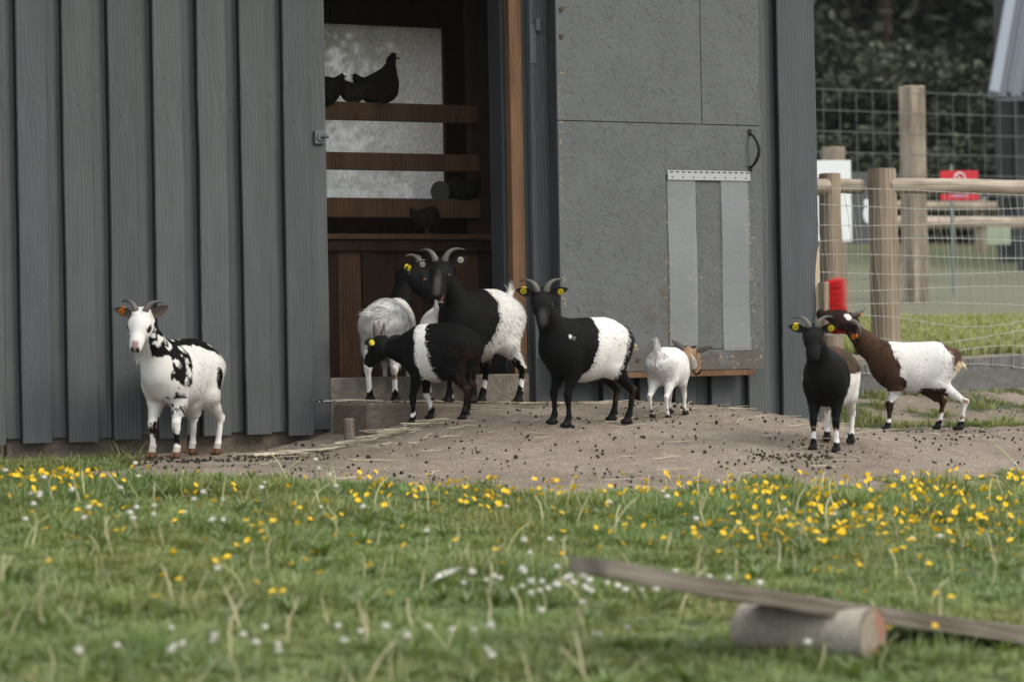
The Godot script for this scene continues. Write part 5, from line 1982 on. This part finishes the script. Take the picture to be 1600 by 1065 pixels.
func buttercup(seed_: int) -> ArrayMesh:
	var r := RandomNumberGenerator.new()
	r.seed = seed_
	var b := MB.new()
	var top := Vector3(r.randfn(0, 0.012), 0.074, r.randfn(0, 0.012))
	b.col = Color(0.10, 0.15, 0.05)
	b.tube(PackedVector3Array([Vector3.ZERO, top * 0.5 + Vector3(0.004, 0, 0), top]), PackedFloat32Array([0.0011, 0.0010, 0.0009]), 4, false)
	var tip := Basis.from_euler(Vector3(r.randfn(0, 0.3), 0, r.randfn(0, 0.3)))
	for k in 5:
		var a := TAU * k / 5.0
		var u := Vector3(cos(a), 0.55, sin(a)).normalized()
		var w := Vector3(-sin(a), 0, cos(a))
		var nn := tip * Vector3(-cos(a) * 0.4, 0.9, -sin(a) * 0.4).normalized()
		b.col = Color(0.78, 0.50, 0.015) * (1.0 + 0.1 * (k % 2))
		var p0 := top
		var p1 := top + tip * (u * 0.007 + w * 0.0062)
		var p2 := top + tip * (u * 0.0122)
		var p3 := top + tip * (u * 0.007 - w * 0.0062)
		b.tri(p0, p1, p2, nn, nn, nn)
		b.tri(p0, p2, p3, nn, nn, nn)
	b.col = Color(0.50, 0.36, 0.02)
	b.ball(top + tip * Vector3(0, 0.0025, 0), Vector3.ONE * 0.003, 4, 6)
	return b.mesh()

func clover_head(seed_: int) -> ArrayMesh:
	var r := RandomNumberGenerator.new()
	r.seed = seed_
	var b := MB.new()
	var top := Vector3(r.randfn(0, 0.01), 0.065, r.randfn(0, 0.01))
	b.col = Color(0.12, 0.17, 0.07)
	b.tube(PackedVector3Array([Vector3.ZERO, top * 0.5, top]), PackedFloat32Array([0.0011, 0.0011, 0.001]), 4, false)
	b.col = Color(0.62, 0.61, 0.54)
	b.ball(top + Vector3(0, 0.003, 0), Vector3(0.007, 0.006, 0.007), 5, 8)
	for k in 46:
		var d := Vector3(r.randfn(), absf(r.randfn()) * 0.9 - 0.25, r.randfn()).normalized()
		var s := d.cross(Vector3(r.randfn(), r.randfn(), r.randfn())).normalized() * 0.0017
		var p := top + Vector3(0, 0.003, 0)
		b.col = Color(0.80, 0.79, 0.74) * r.randf_range(0.8, 1.05)
		b.tri(p + d * 0.004 - s, p + d * 0.004 + s, p + d * r.randf_range(0.0095, 0.0125), d, d, d)
	return b.mesh()

func stalk(seed_: int) -> ArrayMesh:
	var r := RandomNumberGenerator.new()
	r.seed = seed_
	var b := MB.new()
	var p := PackedVector3Array()
	var w := PackedFloat32Array()
	var lean := Vector3(r.randfn(0, 0.30), 0, r.randfn(0, 0.25))
	var curl := Vector3(r.randfn(0, 0.18), 0, r.randfn(0, 0.2))
	for i in 7:
		var t := i / 6.0
		p.append(Vector3(0, 0.135 * (t - 0.22 * t * t), 0) + lean * 0.11 * t + curl * 0.10 * t * t * t)
		w.append(0.0029 - 0.0010 * t)
	b.col = Color(0.50, 0.52, 0.27).lerp(Color(0.60, 0.54, 0.36), r.randf())
	b.tube(p, w, 6)
	b.col = Color(0.40, 0.36, 0.26)
	b.ball(p[-1], Vector3(0.004, 0.003, 0.004), 4, 6)
	return b.mesh()

func build_flowers(r: RandomNumberGenerator) -> void:
	# where buttercups stand thick: [x, z, spread x, spread z, how many]
	var C := Vector3(-6.251, 0.33, 10.57)
	var cups := []
	for i in 6:
		cups.append(buttercup(300 + i))
	var beds := [[-2.70, 1.62, 0.11, 0.08, 34], [-1.35, 2.55, 0.30, 0.18, 40], [-0.65, 2.65, 0.36, 0.20, 40], [0.0, 2.75, 0.36, 0.2, 42], [0.40, 2.8, 0.30, 0.2, 32], [-0.45, 3.2, 0.45, 0.24, 70], [-1.05, 3.65, 0.42, 0.22, 150], [-1.75, 2.40, 0.22, 0.20, 32], [-2.75, 2.1, 0.4, 0.3, 26], [-2.75, 2.9, 0.5, 0.3, 34], [-1.75, 3.3, 0.5, 0.4, 18], [-1.0, 4.2, 0.4, 0.2, 24], [-2.8, 3.7, 0.45, 0.3, 18], [-1.6, 4.75, 0.4, 0.25, 8]]
	var spots := []
	for b in beds:
		for i in int(b[4] * 1.5):
			spots.append(Vector2(b[0] + r.randfn(0, b[2]), b[1] + r.randfn(0, b[3])))
	var seen := []
	for q in spots:
		if turf(q.x, q.y) < 0.75:
			continue
		seen.append(q)
	seen.sort_custom(func(a: Vector2, b: Vector2) -> bool: return Vector2(C.x, C.z).distance_to(a) < Vector2(C.x, C.z).distance_to(b))
	var rest := []
	for i in seen.size():
		var q: Vector2 = seen[i]
		var s := r.randf_range(0.62, 0.98)
		var tr := Transform3D(Basis(Vector3.UP, r.randf() * TAU).scaled(Vector3(s, r.randf_range(0.7, 1.05) * (1.0 + 0.22 * sm(2.7, 3.2, q.y)), s)), Vector3(q.x, ground_y(q.x, q.y) - 0.003, q.y))
		if i < 290:
			var o := put("buttercup", cups[r.randi() % 6], M.petal)
			o.transform = tr
			tag(o, "yellow buttercup on a thin stem in the meadow grass", "flower", "buttercups in the meadow")
		else:
			rest.append([tr, Color(1, 1, 1)])
	scatter("distant_buttercups", cups[0], M.petal, rest, "sprinkle of far yellow buttercups along the edge of the bare earth", "flowers")
	var heads := []
	for i in 4:
		heads.append(clover_head(400 + i))
	beds = [[-2.32, 4.18, 0.12, 0.11, 40], [-2.15, 4.25, 0.20, 0.12, 18], [-2.85, 2.6, 0.4, 0.4, 22], [-2.6, 1.95, 0.4, 0.3, 14], [-3.35, 4.62, 0.3, 0.08, 22], [-2.4, 4.6, 0.5, 0.3, 10], [-1.5, 2.9, 0.6, 0.5, 14], [-0.6, 3.5, 0.5, 0.4, 8], [0.8, 2.4, 0.2, 0.1, 4]]
	for b in beds:
		for i in b[4]:
			var q := Vector2(b[0] + r.randfn(0, b[2]), b[1] + r.randfn(0, b[3]))
			if turf(q.x, q.y) < 0.8:
				continue
			var s := r.randf_range(0.8, 1.25)
			var o := put("clover_flower", heads[r.randi() % 4], M.petal)
			o.transform = Transform3D(Basis(Vector3.UP, r.randf() * TAU).scaled(Vector3.ONE * s), Vector3(q.x, ground_y(q.x, q.y) - 0.003, q.y))
			tag(o, "white clover flower head in the meadow grass", "flower", "white clover flowers in the meadow")
	var stems := []
	for i in 10:
		stems.append(stalk(500 + i))
	for i in 430:
		var q := Vector2(r.randf_range(-4.3, 1.2), 1.3 + pow(r.randf(), 0.8) * 4.0)
		var ahead := (q.x + 6.25) * 0.509 - (q.y - 10.57) * 0.861
		var across := (q.x + 6.25) * 0.861 + (q.y - 10.57) * 0.509
		if absf(across) > ahead * 0.18 + 0.05 or turf(q.x, q.y) < 0.9:
			continue
		var s := r.randf_range(0.5, 1.1)
		var o := put("dry_stalk", stems[r.randi() % 10], M.leaf)
		o.transform = Transform3D(Basis(Vector3.UP, r.randf() * TAU).scaled(Vector3(s, s, s)), Vector3(q.x, ground_y(q.x, q.y) - 0.004, q.y))
		tag(o, "bare pale seed stalk standing out of the meadow grass", "stalk", "bare seed stalks in the meadow")
	# a shed feather lying in the grass
	var t := thing("feather", "grey and white feather lying in the foreground grass", "feather", Vector3(-2.45, ground_y(-2.45, 3.80) + 0.035, 3.80))
	t.rotation = Vector3(0.2, 0.35, 0.22)
	var b := MB.new()
	for side in [-1.0, 1.0]:
		for i in 40:
			var u := i / 39.0
			var w := 0.017 * sin(PI * pow(u, 0.6)) * (0.8 + 0.2 * sin(i * 2.1))
			var a := Vector3(-0.055 + 0.11 * u, 0.004 * sin(PI * u), 0)
			b.col = Color(0.62, 0.60, 0.56).lerp(Color(0.20, 0.18, 0.17), sm(0.35, 0.8, u))
			b.tri(a, a + Vector3(0.005, 0, 0), a + Vector3(0.010, 0.003, side * w), Vector3.UP, Vector3.UP, Vector3.UP)
			b.tri(a, a + Vector3(0.010, 0.003, side * w), a + Vector3(0.006, 0.003, side * w), Vector3.UP, Vector3.UP, Vector3.UP)
	put("vane", b, M.petal, t)
	b = MB.new()
	b.col = Color(0.55, 0.52, 0.45)
	b.tube(PackedVector3Array([Vector3(-0.075, -0.002, 0), Vector3(0, 0.005, 0), Vector3(0.055, 0.001, 0)]), PackedFloat32Array([0.0012, 0.0009, 0.0004]), 5)
	put("quill", b, M.tint, t)

func _ready() -> void:
	rng.seed = 20240511
	noise_a.seed = 3
	noise_a.frequency = 0.008
	noise_a.fractal_octaves = 4
	noise_b.seed = 11
	noise_b.frequency = 0.01
	noise_b.fractal_octaves = 3
	# camera: level, kneeling height, turned 30.6 degrees to the wall, rolled one degree
	var th := deg_to_rad(30.6)
	var pitch := deg_to_rad(0.155)
	var f := Vector3(sin(th) * cos(pitch), sin(pitch), -cos(th) * cos(pitch))
	var right := Vector3(cos(th), 0, sin(th))
	var up := right.cross(f)
	var roll := 0.018
	var cam := Camera3D.new()
	cam.name = "camera"
	var cr := right * cos(roll) - up * sin(roll)
	var cu := up * cos(roll) + right * sin(roll)
	cam.transform = Transform3D(Basis(cr, cu, -f), Vector3(-12.28 * sin(th), 0.33, 12.28 * cos(th)))
	cam.fov = rad_to_deg(2.0 * atan(532.5 / 4667.0))
	cam.near = 0.1
	cam.far = 400.0
	var lens := CameraAttributesPhysical.new()
	lens.frustum_focal_length = 105.0
	lens.frustum_focus_distance = 12.0
	lens.exposure_aperture = 3.2
	lens.frustum_far = 400.0
	cam.attributes = lens
	add_child(cam)
	cam.fov = rad_to_deg(2.0 * atan(532.5 / 4667.0))
	var world := WorldEnvironment.new()
	world.name = "world"
	var env := Environment.new()
	env.background_mode = Environment.BG_SKY
	var sky := ProceduralSkyMaterial.new()
	sky.sky_top_color = Color(0.99, 1.0, 1.0)
	sky.sky_horizon_color = Color(0.72, 0.735, 0.75)
	sky.sky_curve = 0.6
	sky.ground_bottom_color = Color(0.28, 0.30, 0.24)
	sky.ground_horizon_color = Color(0.42, 0.44, 0.40)
	sky.sun_angle_max = 40.0
	env.sky = Sky.new()
	env.sky.sky_material = sky
	env.background_energy_multiplier = 1.25
	env.tonemap_mode = Environment.TONE_MAPPER_LINEAR
	env.tonemap_exposure = 1.80
	env.sdfgi_enabled = true
	env.ssao_enabled = true
	env.ssil_enabled = true
	env.fog_enabled = true
	env.fog_density = 0.0003
	env.fog_light_color = Color(0.80, 0.83, 0.84)
	world.environment = env
	add_child(world)
	var sun := DirectionalLight3D.new()
	sun.name = "sun"
	sun.light_energy = 0.45
	sun.light_color = Color(1.0, 0.965, 0.91)
	sun.light_angular_distance = 22.0
	sun.shadow_enabled = true
	add_child(sun)
	sun.look_at_from_position(Vector3(5.2, 7.0, 7.5), Vector3.ZERO)
	materials()
	build_ground()
	build_shed()
	build_step()
	build_brush()
	build_fence()
	build_far()
	build_seesaw()
	print("setting ", Time.get_ticks_msec())
	build_goats()
	print("goats ", Time.get_ticks_msec())
	build_poultry()
	build_meadow()
	print("all ", Time.get_ticks_msec())
